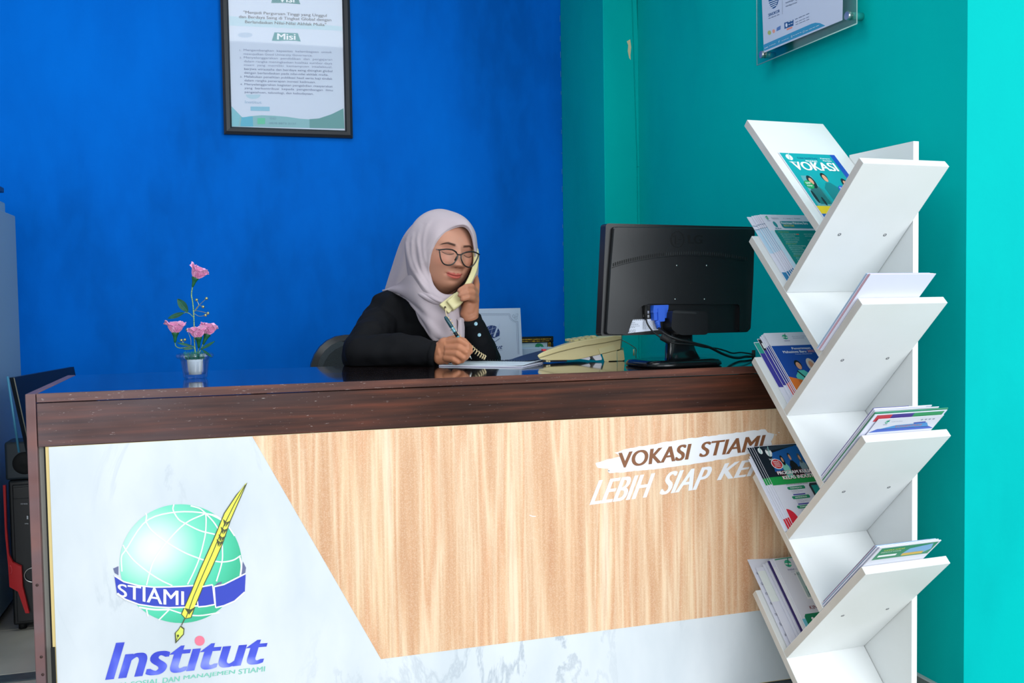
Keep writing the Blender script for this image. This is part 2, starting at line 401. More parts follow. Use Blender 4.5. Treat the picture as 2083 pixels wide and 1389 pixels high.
m_post = worn_wood('reddish_post_wood', '#40241f', '#653a30', '#8a523d', zs=3, worn=.72)
# printed wood
m_pw = mat('printed_wood', '#e0b384', .34, spec=.4); nt, N, B, L = nodes(m_pw)
tc = N('ShaderNodeTexCoord'); mp = N('ShaderNodeMapping'); mp.inputs['Scale'].default_value = (1, 1, .05); L(tc.outputs['Object'], mp.inputs[0])
na = N('ShaderNodeTexNoise', Scale=18.0, Detail=2.0); L(mp.outputs[0], na.inputs['Vector'])
ra = ramp(N, [(.30, '#cf9a74'), (.41, '#e3b892'), (.48, '#f0d2b0'), (.54, '#e0ac85'), (.62, '#f0cfa9'), (.74, '#f6dfc4')]); L(na.outputs[0], ra.inputs[0])
mpb = N('ShaderNodeMapping'); mpb.inputs['Scale'].default_value = (1, 1, .035); L(tc.outputs['Object'], mpb.inputs[0])
nb = N('ShaderNodeTexNoise', Scale=160.0, Detail=5.0); L(mpb.outputs[0], nb.inputs['Vector'])
rb = ramp(N, [(.38, .42), (.62, 0.0)]); L(nb.outputs[0], rb.inputs[0])
c1 = mixc(N, L, rb.outputs[0], ra.outputs[0], '#c4906a')
nc = N('ShaderNodeTexNoise', Scale=420.0, Detail=2.0); L(tc.outputs['Object'], nc.inputs['Vector']); rc = ramp(N, [(.45, 0.0), (.75, .35)]); L(nc.outputs[0], rc.inputs[0])
c2 = mixc(N, L, rc.outputs[0], c1, '#f8e6cc'); L(c2, B.inputs['Base Color'])
# printed marble
m_pm = mat('printed_marble', '#dde3e9', .3, spec=.45); nt, N, B, L = nodes(m_pm)
tc = N('ShaderNodeTexCoord'); mp = N('ShaderNodeMapping'); mp.inputs['Scale'].default_value = (1, 1, .45); mp.inputs['Rotation'].default_value = (0, .35, 0); L(tc.outputs['Object'], mp.inputs[0])
na = N('ShaderNodeTexNoise', Scale=3.6, Detail=9.0); na.inputs['Roughness'].default_value = .62; na.inputs['Distortion'].default_value = .9; L(mp.outputs[0], na.inputs['Vector'])
ra = ramp(N, [(.40, 0.0), (.475, .0), (.497, .55), (.515, .0), (1, 0.0)]); L(na.outputs[0], ra.inputs[0])
nb = N('ShaderNodeTexNoise', Scale=5.0, Detail=5.0); L(mp.outputs[0], nb.inputs['Vector']); rb = ramp(N, [(.4, '#dee4ea'), (.68, '#cbd4dc')]); L(nb.outputs[0], rb.inputs[0])
nd = N('ShaderNodeTexNoise', Scale=1.5, Detail=2.0); L(tc.outputs['Object'], nd.inputs['Vector']); rd = ramp(N, [(.5, 0.0), (.7, 1.0)]); L(nd.outputs[0], rd.inputs[0])
mm = N('ShaderNodeMath', operation='MULTIPLY'); L(ra.outputs[0], mm.inputs[0]); L(rd.outputs[0], mm.inputs[1])
L(mixc(N, L, mm.outputs[0], rb.outputs[0], '#8d9cac'), B.inputs['Base Color'])

ctr = empty('reception_counter', (XL, YP, 0), 'long reception counter with dark polished wood top and printed marble and wood front', 'counter')
ZL = .811; ZA = .7205
MB().bbox((XL+.0205, YP+.004, ZL+.0005), (XR, YK, ZT), m_top, .0015, 1).build('countertop', ctr)
MB().bbox((XL+.0205, YP-.001, ZL+.0008), (XR, YP+.0035, ZT+.0003), m_lip, .001, 1).build('front_lip', ctr)
MB().bbox((XL+.0205, YP-.0015, ZA), (XR, YP+.016, ZL-.0008), m_apron, .002, 2).build('apron', ctr)
pb = MB(); pb.bbox((XL, YP-.002, .0), (XL+.019, YK, ZT), m_post, .002, 2); pb.build('end_panel', ctr)
m_knot = mat('wood_knot', '#3a2422', .5)
for (x, y) in ((75.5, 1190), (84, 1336), (87, 1372)):
    c = ony(x, y, YP-.0025); kn = MB(); kn.lathe([(0, .0005), (.0022, .0004), (.003, 0)], c, m_knot, 10, axis=(V3(1, 0, 0), V3(0, 0, 1), V3(0, -1, 0))); kn.build('screw_plug', ctr)
MB().box((XL+.019, YP+.018, .02), (XR, YP+.026, ZA+.05), mat('grey_backing_board', '#a9a8a0', .7)).build('backing_board', ctr)
xe0 = ony(92, 905, YP)[0]; xe1 = ony(99, 903, YP)[0]
MB().box((xe0-.004, YP+.004, .03), (xe0, YP+.0175, ZA-.001), M['blackmat']).build('gap_shade_strip', ctr)  # black strip stands in for the shade inside the gap
MB().box((xe0, YP, .016), (XR, YP+.0175, ZA-.0005), mat('raw_board_edge', '#d8c184', .6)).build('front_board', ctr)
bx = ony(103.5, 1340, YP-.006); MB().bbox((bx[0], YP-.006, .02), (bx[0]+.008, YP-.0003, ony(103, 1316, YP)[2]), M['blackmat'], .001).build('corner_bracket', ctr)
fn_y = lambda off: (lambda x, y: ony(x, y, YP-off))
front = MB(); front.box((xe1, YP-.0012, .018), (XR, YP-.0001, ZA-.001), m_pm); front = front.build('printed_front', ctr)
front['label'] = 'printed vinyl front, white marble at left and light wood at right'
P1 = ony(513, 881, YP-.0016); P2 = ony(775, 1340.5, YP-.0016); P3 = ony(1542, 1241, YP-.0016)
ww = MB(); ww.prism([(P1[0], YP-.0016, ZA-.0012), (P2[0], YP-.0016, P2[2]), (XR, YP-.0016, P3[2]+.002), (XR, YP-.0016, ZA-.0012)], (0, .0005, 0), m_pw); ww.build('wood_print', front)
for x_ in (XL+.03, .05, .95, 1.52): MB().bbox((x_, YK-.03, .0), (x_+.04, YK-.005, ZL), m_apron, .002).build('rear_leg', ctr)

# ---- slogan
F1, F2, F3, F4, F5, F6 = (fn_y(.0019+.0003*i) for i in range(6))
white_ink = ink('#f2f4fa', .35); brown_ink = ink('#8a5a3c', .4)
s = MB()
br = [(1211, 941), (1236, 934), (1262, 929), (1257, 924), (1250, 921), (1268, 915), (1300, 908), (1342, 901), (1400, 892), (1470, 883), (1520, 877), (1556, 873), (1562, 880), (1575, 882), (1573, 890), (1569, 897), (1571, 904), (1560, 911), (1530, 921), (1470, 934), (1400, 945), (1330, 954), (1290, 958), (1262, 961), (1240, 962), (1236, 959), (1238, 954), (1216, 952), (1213, 947)]
random.seed(5); brj = []
for i in range(len(br)):
    a = br[i]; b = br[(i+1) % len(br)]; n = max(1, int(math.hypot(b[0]-a[0], b[1]-a[1])/7))
    for k in range(n): brj.append((a[0]+(b[0]-a[0])*k/n+random.uniform(-.7, .7), a[1]+(b[1]-a[1])*k/n+random.uniform(-.9, .9)))
s.poly([F1(*q) for q in brj], white_ink)
for q in ((1582, 879), (1236, 957), (1576, 884)): s.poly([F1(q[0], q[1]), F1(q[0]+4, q[1]-.6), F1(q[0]+3, q[1]+1.6)], white_ink)
s.build('brush_stroke', front)
s = MB()
# serif capitals drawn as strokes: (cap outline from text plus serif ticks)
put_text(s, 'VOKASI', bil([(1258, 921), (1407, 902), (1405, 934), (1262, 952)], F2), brown_ink, .045, .18); s.build('lettering', front); s = MB()
put_text(s, 'STIAMI', bil([(1424, 900), (1558, 884), (1554, 916), (1422, 930)], F2), brown_ink, .045, .18)
s.build('lettering', front)
s = MB()
put_text(s, 'LEBIH', bil([(1209, 978), (1333, 962), (1325, 1010), (1199, 1027)], F2), white_ink, .05, .3); s.build('lettering', front); s = MB()
put_text(s, 'SIAP', bil([(1350, 961), (1450, 947), (1440, 993), (1341, 1007)], F2), white_ink, .05, .3); s.build('lettering', front); s = MB()
put_text(s, 'KERJA', bil([(1464, 944), (1604, 923), (1594, 971), (1456, 988)], F2), white_ink, .05, .3)
s.build('lettering', front)

# ---- emblem: globe, ribbon, quill
def C1(X, Y): return (190+X/3.2375, 960+Y/3.2375)
m_globe = mat('globe_print', '#3fcfa0', .35); nt, N, B, L = nodes(m_globe)
g0 = ony(*C1(400, 500), YP); g1 = ony(*C1(960, 560), YP)
geo = N('ShaderNodeNewGeometry'); vm = N('ShaderNodeVectorMath', operation='DISTANCE'); vm.inputs[1].default_value = tuple(g0); L(geo.outputs['Position'], vm.inputs[0])
mr = N('ShaderNodeMapRange'); mr.inputs['From Max'].default_value = float(np.linalg.norm(g1-g0)); L(vm.outputs['Value'], mr.inputs['Value'])
rg = ramp(N, [(0, '#f0fbf8'), (.16, '#e3f8f1'), (.5, '#7fe3c6'), (.8, '#57d3ad'), (1, '#45bd95')]); L(mr.outputs[0], rg.inputs[0]); L(rg.outputs[0], B.inputs['Base Color'])
em = MB(); ctrc = C1(575, 603); rx, ry = 400/3.2375, 391/3.2375
em.poly([F1(*p) for p in ell(ctrc[0], ctrc[1], rx*1.005, ry, 72)], m_globe); em.build('globe', front)
ln = MB()
def gl(pts, w=9):
    P = catmull([C1(*p) for p in pts], 26); strip(ln, P, w/3.2375, F2, white_ink)
gl([(188, 655), (185, 560), (215, 510), (345, 325), (530, 265), (740, 272), (870, 330)])
gl([(345, 325), (350, 290), (345, 270)]); gl([(530, 213), (525, 250), (560, 310), (605, 338), (700, 385), (800, 410)])
gl([(345, 325), (385, 385), (480, 460), (600, 530), (700, 570), (730, 580)])
gl([(195, 480), (215, 515), (270, 585), (370, 665), (450, 715), (520, 748)])
gl([(740, 272), (605, 338), (480, 465), (400, 580), (370, 665), (350, 745)])
gl([(740, 272), (742, 330), (735, 420), (700, 560), (660, 660), (620, 740)])
gl([(740, 272), (800, 340), (840, 420), (850, 520), (845, 600), (810, 720)])
gl([(740, 272), (700, 240), (640, 222)]); gl([(740, 272), (810, 290), (880, 350), (930, 420)])
gl([(790, 585), (850, 592), (920, 580), (970, 550)]);
gl([(350, 905), (360, 950)]); gl([(500, 905), (430, 975)]); gl([(500, 905), (600, 935), (700, 945), (830, 925)]); gl([(300, 890), (400, 905), (500, 905)], 12)
gl([(965, 560), (975, 620), (965, 700)], 11)
ln.build('meridian_lines', front)
rb_ = MB(); m_rb = ink('#3f4ec0', .35); m_rbd = ink('#6d7399', .4)
def arc(p): return [C1(*q) for q in p]
rb_.poly([F1(*q) for q in arc([(130, 635), (165, 620), (165, 680), (140, 665)])], m_rbd)
rb_.poly([F1(*q) for q in arc([(985, 590), (1005, 630), (1000, 665), (970, 690)])], m_rbd)
top = [(138, 682), (200, 722), (300, 748), (400, 758), (500, 756), (600, 752), (690, 745)]; bot = [(690, 880), (600, 890), (500, 893), (400, 887), (300, 872), (210, 838), (155, 800)]
def band(up, lo):
    a = [C1(*p) for p in up]; b = [C1(*p) for p in lo[::-1]]; k = len(a)
    rb_.add([F3(*x) for x in a]+[F3(*x) for x in b], [(i, i+1, k+i+1, k+i) for i in range(k-1)], m_rb)
    for q in (a, b): strip(rb_, q, 3.0, F4, white_ink)
band(top, bot)
band([(672, 765), (730, 752), (785, 742)], [(800, 872), (740, 884), (690, 888)])
band([(795, 755), (860, 740), (930, 705), (1003, 668)], [(997, 790), (930, 850), (860, 880), (805, 893)])
strip(rb_, arc([(672, 765), (690, 888)]), 2.5, F4, white_ink); strip(rb_, arc([(795, 755), (805, 893)]), 2.5, F4, white_ink); strip(rb_, arc([(785, 742), (800, 872)]), 2.5, F4, white_ink)
rb_.poly([F4(*q) for q in arc([(795, 752), (820, 728), (848, 722), (840, 740)])], m_rbd)
rb_.build('ribbon', front)
s = MB(); put_text(s, 'STIAMI', lambda u, v: F5(*C1(160+437*u, (735+50*u+0*v)*v+(1-v)*(815+62*math.sin(u*1.75))-0*u)), white_ink, .03); s.build('lettering', front)
q_ = MB(); m_q = ink('#f1f35e', .35); m_qk = ink('#55593f', .4)
body = [(1015, 68), (905, 320), (850, 480), (770, 660), (735, 730), (670, 890), (645, 960), (605, 968), (577, 935), (640, 790), (700, 640), (790, 440), (860, 270), (940, 150)]
q_.poly([F5(*C1(x, y)) for x, y in body], m_qk)
def inset(P, k):
    P = np.array(P, float); c = P.copy(); n = len(P)
    t = np.roll(P, -1, 0)-np.roll(P, 1, 0); t /= np.linalg.norm(t, axis=1, keepdims=True); nn = np.c_[-t[:, 1], t[:, 0]]; return P+nn*k
ins = inset(body, 6); 
if abs(ins[0][1]-68) and ins[3][0] > 770: ins = inset(body, -6)
q_.poly([F6(*C1(x, y)) for x, y in ins], m_q)
F7 = fn_y(.0038); F8 = fn_y(.0041)
strip(q_, arc([(1000, 85), (930, 210), (860, 350), (790, 520), (720, 680), (660, 820), (610, 960)]), 1.6, F7, m_qk)
for (x, y) in ((878, 330), (862, 380), (848, 430), (835, 462)):
    q_.poly([F7(*C1(*p)) for p in ((x, y), (x+28, y-12), (x-8, y+34))], m_qk); q_.poly([F7(*C1(*p)) for p in ((x, y), (x-24, y-22), (x-14, y+30))], m_qk)
q_.poly([F7(*C1(*p)) for p in ((640, 905), (675, 885), (630, 940), (600, 895))], m_qk)
strip(q_, arc([(605, 960), (580, 1010)]), 1.8, F6, m_qk)
nib = [(575, 1010), (600, 1030), (596, 1070), (540, 1130), (536, 1060), (560, 1035)]
q_.poly([F5(*C1(*p)) for p in nib], m_qk); cc = np.mean(nib, axis=0); q_.poly([F6(*C1(*(cc+(np.array(p)-cc)*.78))) for p in nib], ink('#dbe46a'))
q_.poly([F7(*p) for p in ell(*C1(557, 1078), 2.4, 2.6, 10)], m_qk); strip(q_, arc([(557, 1080), (541, 1122)]), 1, F7, m_qk)
q_.build('quill_pen', front)
# ---- the word under the emblem
m_word = mat('word_print', '#4757dd', .33); nt, N, B, L = nodes(m_word)
tc = N('ShaderNodeTexCoord'); nz = N('ShaderNodeTexNoise', Scale=16.0, Detail=1.0); L(tc.outputs['Object'], nz.inputs['Vector']); rr = ramp(N, [(.38, '#3d4acb'), (.56, '#5463e0'), (.7, '#8f9cf2')]); L(nz.outputs[0], rr.inputs[0]); L(rr.outputs[0], B.inputs['Base Color'])
s = MB()
put_text(s, 'Inst\u0131tut', bil([C1(95, 1128), C1(1150, 1058), C1(1142, 1258), C1(77, 1372)], F1), m_word, .06, .22)
s.build('lettering', front)
s = MB(); s.poly([F2(*p) for p in ell(*C1(700, 1111), 33/3.2375, 33/3.2375, 24)], ink('#ef7f97', .4)); s.build('red_dot', front)
s = MB(); mg = ink('#7fcdb9', .4)
bl_ = lambda X: 1312+(1132-X)*.115
for wd, a, b in (('STIAMI', 955, 1132), ('MANAJEMEN', 592, 935), ('DAN', 455, 570), ('SOSIAL', 245, 435), ('ILMU', 90, 215)):
    s = MB(); put_text(s, wd, bil([C1(a, bl_(a)-33), C1(b, bl_(b)-34), C1(b, bl_(b)), C1(a, bl_(a))], F1), mg, .03, .08); s.build('lettering', front)
sc_ = MB(); sc_.poly([F2(*p) for p in ((1077, 1047), (1083, 1049), (1090, 1049.5), (1090, 1051), (1082, 1050.5), (1077, 1048.5))], white_ink); sc_.build('scratch', front)

def pane_mat(name, refl=.08, tint='#ffffff', ior=1.5):
    m = bpy.data.materials.new(name); m.use_nodes = True; nt = m.node_tree; nt.nodes.clear()
    o = nt.nodes.new('ShaderNodeOutputMaterial'); mx = nt.nodes.new('ShaderNodeMixShader'); t = nt.nodes.new('ShaderNodeBsdfTransparent'); g = nt.nodes.new('ShaderNodeBsdfGlossy')
    t.inputs[0].default_value = lin(tint)+(1,); g.inputs['Roughness'].default_value = .03
    lw = nt.nodes.new('ShaderNodeLayerWeight'); lw.inputs[0].default_value = .5; r0 = ((ior-1)/(ior+1))**2
    pw = nt.nodes.new('ShaderNodeMath'); pw.operation = 'POWER'; pw.inputs[1].default_value = 5
    ad = nt.nodes.new('ShaderNodeMath'); ad.operation = 'MULTIPLY_ADD'; ad.inputs[1].default_value = 1-r0; ad.inputs[2].default_value = max(0, r0+refl)
    nt.links.new(lw.outputs['Facing'], pw.inputs[0]); nt.links.new(pw.outputs[0], ad.inputs[0])
    nt.links.new(ad.outputs[0], mx.inputs[0]); nt.links.new(t.outputs[0], mx.inputs[1]); nt.links.new(g.outputs[0], mx.inputs[2]); nt.links.new(mx.outputs[0], o.inputs[0])
    return m
M['pane'] = pane_mat('picture_glass', -.01)
M['acrylic'] = pane_mat('acrylic_pane', .03, '#e6f4f2')
M['lens'] = pane_mat('spectacle_lens', .0, '#ffffff', 1.12)

# ================================================================== VISION AND MISSION POSTER
m_frame = mat('charcoal_frame', '#2b2c30', .4)
yq = YB-.022
x0 = ony(452, 140, yq)[0]; x1 = ony(714.7, 140, yq)[0]; zb = ony(586, 276.5, yq)[2]; zt = zb+.80; fw = ony(470.8, 258, yq)[0]-ony(454.6, 258, yq)[0]
pos = empty('picture_frame', (x0, YB-.03, zb), 'framed white and teal poster with vision and mission text on the blue wall', 'picture')
fr = MB()
for a, b in (((x0, zb), (x1, zb)), ((x1, zb), (x1, zt)), ((x1, zt), (x0, zt)), ((x0, zt), (x0, zb))):
    A = V3(a[0], 0, a[1]); B_ = V3(b[0], 0, b[1]); c = V3((x0+x1)/2, 0, (zb+zt)/2)
    def inn(P): return V3(P[0]+fw*(1 if P[0] < c[0] else -1), 0, P[2]+fw*(1 if P[2] < c[2] else -1))
    Ai, Bi = inn(A), inn(B_); sft = lambda P, y: (P[0], y, P[2])
    mid = lambda P, Q, t: P+(Q-P)*t
    prof = [(0, YB-.001), (0, YB-.022), (.35, YB-.030), (.8, YB-.026), (1, YB-.018), (1, YB-.001)]
    g = np.array([[sft(mid(A, Ai, t), y), sft(mid(B_, Bi, t), y)] for t, y in prof]); fr.grid(g, m_frame, False)
fr.build('frame', pos)
yp = YB-.012; m_poster = mat('poster_paper', '#d3ddf0', .5)
pb = MB(); pb.box((x0+fw*.9, yp, zb+fw*.9), (x1-fw*.9, yp+.004, zt-fw*.9), m_poster); poster = pb.build('poster', pos)
PF = lambda off: (lambda x, y: ony(x, y, yp-off))
f1, f2, f3 = PF(.0005), PF(.001), PF(.0015)
def K(X, Y): return (420+X/4.63, Y/4.63)
t = MB()
wave = [K(235, 1000), K(300, 1075), K(345, 1108), K(400, 1095), K(520, 1085), K(640, 1090), K(760, 1100), K(880, 1118), K(1000, 1125), K(1100, 1108), K(1200, 1065), K(1290, 1020), K(1300, 1212), K(238, 1190)]
t.poly([f1(*q) for q in wave], ink('#86bcc4', .5))
t.poly([f2(*q) for q in (K(970, 1122), K(1060, 1115), K(1180, 1075), K(1290, 1020), K(1300, 1212), K(972, 1205))], ink('#5d9c9e', .5))
t.poly([f2(*q) for q in (K(330, 1105), K(435, 1095), K(440, 1192), K(318, 1190))], ink('#52b4d0', .5))
t.poly([f2(*q) for q in (K(235, 1000), K(320, 1088), K(300, 1190), K(238, 1190))], ink('#7dc3d2', .5))
t.poly([f1(*q) for q in (K(214, 150), K(1280, 250), K(1280, 290), K(214, 240))], ink('#bcd9e8', .5))
t.poly([f2(*q) for q in (K(640, 305), K(860, 312), K(888, 392), K(840, 384), K(750, 382), K(660, 386), K(616, 382))], ink('#3a949c', .5))
t.poly([f2(*q) for q in (K(625, -30), K(862, -20), K(884, 40), K(750, 28), K(610, 28))], ink('#2f868c', .5))
t.poly([f1(*q) for q in ell(*K(365, 330), 15, 5.2, 20)], ink('#b9cbe2', .5))
t.poly([f2(*q) for q in (K(415, 1003), K(595, 1005), K(595, 1045), K(415, 1042))], ink('#8cc4dc', .5))
t.poly([f3(*q) for q in (K(480, 1112), K(552, 1112), K(552, 1168), K(480, 1168))], ink('#5cc8a4', .5))
t.poly([f1(*q) for q in ell(*K(440, 890), 15, 9, 20, 0, PI)], ink('#b5d3e4', .5))
t.build('poster_print', poster)
s = MB(); dk = ink('#333d4f', .5); md = ink('#7681a0', .5); lt = ink('#98a2bc', .5); wi = ink('#f0f4fa', .5)
def pl(body, X0, X1, yb, m, h=26, b=.0, dy=None):
    a = K(X0, yb); c = K(X1, yb+(X1-X0)*.026 if dy is None else yb+dy); line_text(s, body, a[0], c[0], a[1], c[1], h/4.63, f3, m, b)
put_text(s, 'Visi', bil([K(680, -45), K(830, -40), K(830, 24), K(680, 20)], f3), wi, .05)
put_text(s, 'Misi', bil([K(665, 315), K(840, 318), K(840, 376), K(665, 372)], f3), wi, .05)
pl('"Menjadi Perguruan Tinggi yang Unggul', 348, 1132, 128, dk, 28, .015, 32); pl('dan Berdaya Saing di Tingkat Global dengan', 306, 1176, 170, dk, 28, .012, 32); pl('Berlandaskan Nilai-Nilai Akhlak Mulia"', 364, 1128, 218, dk, 28, .02, 28)
rows = [('1.', 312, 328, 480), ('Mengembangkan  kapasitas  kelembagaan  untuk', 350, 1182, 480), ('mewujudkan Good University Governance.', 350, 998, 516), ('2.', 312, 334, 550), ('Menyelenggarakan  pendidikan  dan  pengajaran', 352, 1184, 550), ('dalam rangka meningkatkan kualitas sumber daya', 354, 1184, 586), ('insani  yang  memiliki  kemampuan  intelektual,', 354, 1184, 620),
 ('berjiwa wirausaha dan berdaya saing ditingkat global', 356, 1186, 658), ('dengan berlandaskan pada nilai-nilai akhlak mulia.', 356, 1148, 694), ('3.', 316, 336, 730), ('Melakukan penelitian publikasi hasil serta kaji tindak', 357, 1186, 730), ('dalam rangka penerapan inovasi keilmuan.', 357, 1028, 766), ('4.', 318, 340, 800), ('Menyelenggarakan kegiatan pengabdian masyarakat', 358, 1188, 802), ('yang  berkontribusi  kepada  pengembangan  ilmu', 358, 1190, 838), ('pengetahuan, teknologi, dan kebudayaan.', 360, 1008, 876)]
for i, (b_, a, c, y) in enumerate(rows): pl(b_, a, c, y, md if i > 6 else lt, 20)  # list ink paled to imitate the reflection on the glass
pl('Institut', 362, 520, 972, ink('#a9c4dc', .5), 26, .03); pl('0878 8873 3137', 590, 845, 1168, ink('#6f9db0', .5), 24, .02); pl('YHO', 592, 655, 1125, ink('#6f9db0', .5), 22, .0)
s.build('lettering', poster)
MB().box((x0+fw*.8, yp-.005, zb+fw*.8), (x1-fw*.8, yp-.003, zt-fw*.8), M['pane']).build('glass_pane', pos)

# ================================================================== ACRYLIC SIGN ON THE TEAL WALL
XS = XW-.036
c_bl, c_br = onx(1540, 133, XS), onx(1743, 48, XS)
zz0 = (c_bl[2]+c_br[2])/2; hh = .42
sign = empty('acrylic_sign', (XW, c_bl[1], c_bl[2]), 'clear acrylic sign holder on steel standoffs on the teal wall', 'sign')
g = MB(); yA, yB_ = c_bl[1], c_br[1]
g.hexa([(XS-.003, yA, c_bl[2]), (XS+.003, yA, c_bl[2]), (XS+.003, yB_, c_br[2]), (XS-.003, yB_, c_br[2]), (XS-.003, yA, c_bl[2]+hh), (XS+.003, yA, c_bl[2]+hh), (XS+.003, yB_, c_br[2]+hh), (XS-.003, yB_, c_br[2]+hh)], M['acrylic']); g.build('acrylic_pane', sign)
ed = MB(); me_ = mat('polished_acrylic_edge', '#bfe0dc', .25)
for a, b in (((yA, c_bl[2]), (yB_, c_br[2])), ((yA, c_bl[2]), (yA, c_bl[2]+hh)), ((yB_, c_br[2]), (yB_, c_br[2]+hh)), ((yA, c_bl[2]+hh), (yB_, c_br[2]+hh))):
    ed.tube([(XS, a[0], a[1]), (XS, b[0], b[1])], .0016, me_, 6)
ed.build('pane_edge', sign)
X1 = XS-.0036; sfn = lambda o: (lambda x, y: onx(x, y, X1-o))
g1, g2, g3 = sfn(0), sfn(.0005), sfn(.001)
def Q(X, Y): return (1500+X/7.44, Y/7.44)
pr = MB(); pp = [Q(370, -300), Q(372, 0), Q(402, 800), Q(1592, 305), Q(1600, -350)]
pr.prism([g1(*q) for q in pp], (-.0004, 0, 0), mat('sign_paper', '#c3cde0', .5)); sp = pr.build('paper_sheet', sign)
t = MB()
t.poly([g2(*q) for q in (Q(388, 680), Q(800, 500), Q(1120, 360), Q(1180, 343), Q(1250, 350), Q(1330, 388), Q(404, 772))], ink('#3a92bb', .45))
navy = ink('#27568c', .45)
lg = [Q(470, 0), Q(628, -20), Q(610, 60), Q(575, 115), Q(540, 133), Q(500, 100), Q(478, 50)]
t.poly([g2(*q) for q in lg], navy)
for k in range(4):
    y = 12+k*30; strip(t, [Q(476+k*8, y+22), Q(618-k*9, y-28)], 1.5, g3, ink('#dfe6f0', .5))
strip(t, [Q(678, -40), Q(682, 215)], .5, g2, ink('#5b6878'))
t.poly([g2(*q) for q in (Q(708, 345), Q(850, 296), Q(848, 388), Q(712, 438))], navy); t.poly([g3(*q) for q in ell(*Q(742, 380), 2.1, 4.2, 14)], ink('#d6e0ef'))
t.poly([g2(*q) for q in (Q(745, 435), Q(832, 402), Q(830, 425), Q(747, 460))], ink('#e2896f'))
t.poly([g2(*q) for q in ell(*Q(484, 495), 3.6, 4.5, 16)], ink('#a9b56a')); t.poly([g2(*q) for q in ell(*Q(549, 472), 2.8, 4, 16)], ink('#e09a8a')); t.poly([g2(*q) for q in (Q(595, 420), Q(655, 385), Q(652, 445), Q(590, 475))], ink('#5a7db5'))
t.build('sign_print', sp)
s = MB(); gd = ink('#56657d', .5)
def qd(X0, Y0, X1_, Y1, h, m=gd, n=4):
    for i in range(n):
        u0, u1 = i/n, (i+.72+.12*(i % 2))/n; strip(s, [Q(X0+(X1_-X0)*u, Y0+(Y1-Y0)*u-h*.4) for u in (u0, u1)], h*.32/7.44, g3, m)
def ql(body, X0, Y0, X1_, Y1, h, m=gd, b=.0): a = Q(X0, Y0); c = Q(X1_, Y1); line_text(s, body, a[0], c[0], a[1], c[1], h/7.44, g3, m, b)
ql('SINOKOR', 468, 252, 640, 182, 44, navy, .03); qd(470, 290, 640, 222, 22); ql('bendungan', 730, 55, 860, 5, 26); ql('nendaprovosi', 730, 108, 900, 45, 26); qd(880, 15, 975, -20, 24)
qd(872, 300, 1095, 205, 20); qd(880, 345, 1090, 255, 16); qd(880, 380, 1095, 290, 16)
wl = ink('#d7e6f0'); qd(412, 745, 468, 720, 30, wl, 3); qd(480, 705, 580, 665, 18, wl); ql('f', 622, 650, 640, 640, 30, wl, .04); qd(670, 628, 780, 580, 18, wl); ql('S', 812, 575, 832, 565, 34, wl); qd(845, 548, 975, 492, 18, wl); ql('O', 990, 500, 1018, 488, 30, wl); qd(1030, 478, 1245, 385, 18, wl)
qd(770, 345, 842, 318, 30, wl, 2); qd(772, 385, 842, 358, 26, wl, 2)
s.build('lettering', sp)
st = MB(); pst = MB()
for (x, y, far) in ((1549, 111, 1), (1724, 32, 0)):
    for dz in (0, hh-.07):
        c = onx(x, y, XS-.008)+V3(0, 0, dz)
        ax = (V3(0, 1, 0), V3(0, 0, 1), V3(-1, 0, 0)); c2 = V3(XS-.0035, c[1], c[2])
        q = MB(); q.lathe([(.011, -.0005), (.0115, .004), (.0105, .0075), (0, .0078)], c2, M['metal'], 24, axis=ax, smooth=False); cap = q.build('standoff_cap', sign)
        q = MB(); q.lathe([(.010, 0), (.010, -(XW-XS-.0035)+.001)], V3(XS+.0035, c[1], c[2]), mat('teal_painted_standoff', '#1aa79f', .5), 20, axis=ax); q.build('standoff_barrel', sign)

# ================================================================== MAGAZINE RACK
_a = math.radians(3.3); E1 = V3(math.cos(_a), math.sin(_a), 0); E2 = V3(-math.sin(_a), math.cos(_a), 0); KS = .88
def RK(cc, s_, z): return CO+KS*(E1*cc+E2*s_+V3(0, 0, z)-CO)
CB, DD = 1.79, .255; CFr = CB-DD; TS = .0297
VV = [-.837, -1.141, -1.467, -1.789, -2.124]; UU = [3.198, 2.872, 2.535, 2.221]
VT = [2.334, 2.314, 2.303, 2.300, 2.302]; UT = [1.871, 1.874, 1.861, 1.861]
zf = CAMH-CAMH/KS      # unscaled height that lands on the floor
rl = RK(CB-.1, 2.1, zf)
rack = empty('magazine_rack', (rl[0], rl[1], 0), 'white tree shaped magazine rack of slanted boards holding brochures', 'rack')
b = MB(); pts = [(1.978, 1.392), (1.978, zf+.001), (2.222, zf+.001), (2.222, 1.392)]
def rack_prism(mb, pts, c0, c1, mface, medge):
    """polygon in the (s, z) plane swept along the depth; ends get the edge band"""
    n = len(pts); A = [RK(c0, *p) for p in pts]; B_ = [RK(c1, *p) for p in pts]
    mb.add(A+B_, [list(range(n)), list(range(n, 2*n))[::-1]], medge); mb.add(A+B_, [((i+1) % n, i, n+i, n+(i+1) % n) for i in range(n)], mface)
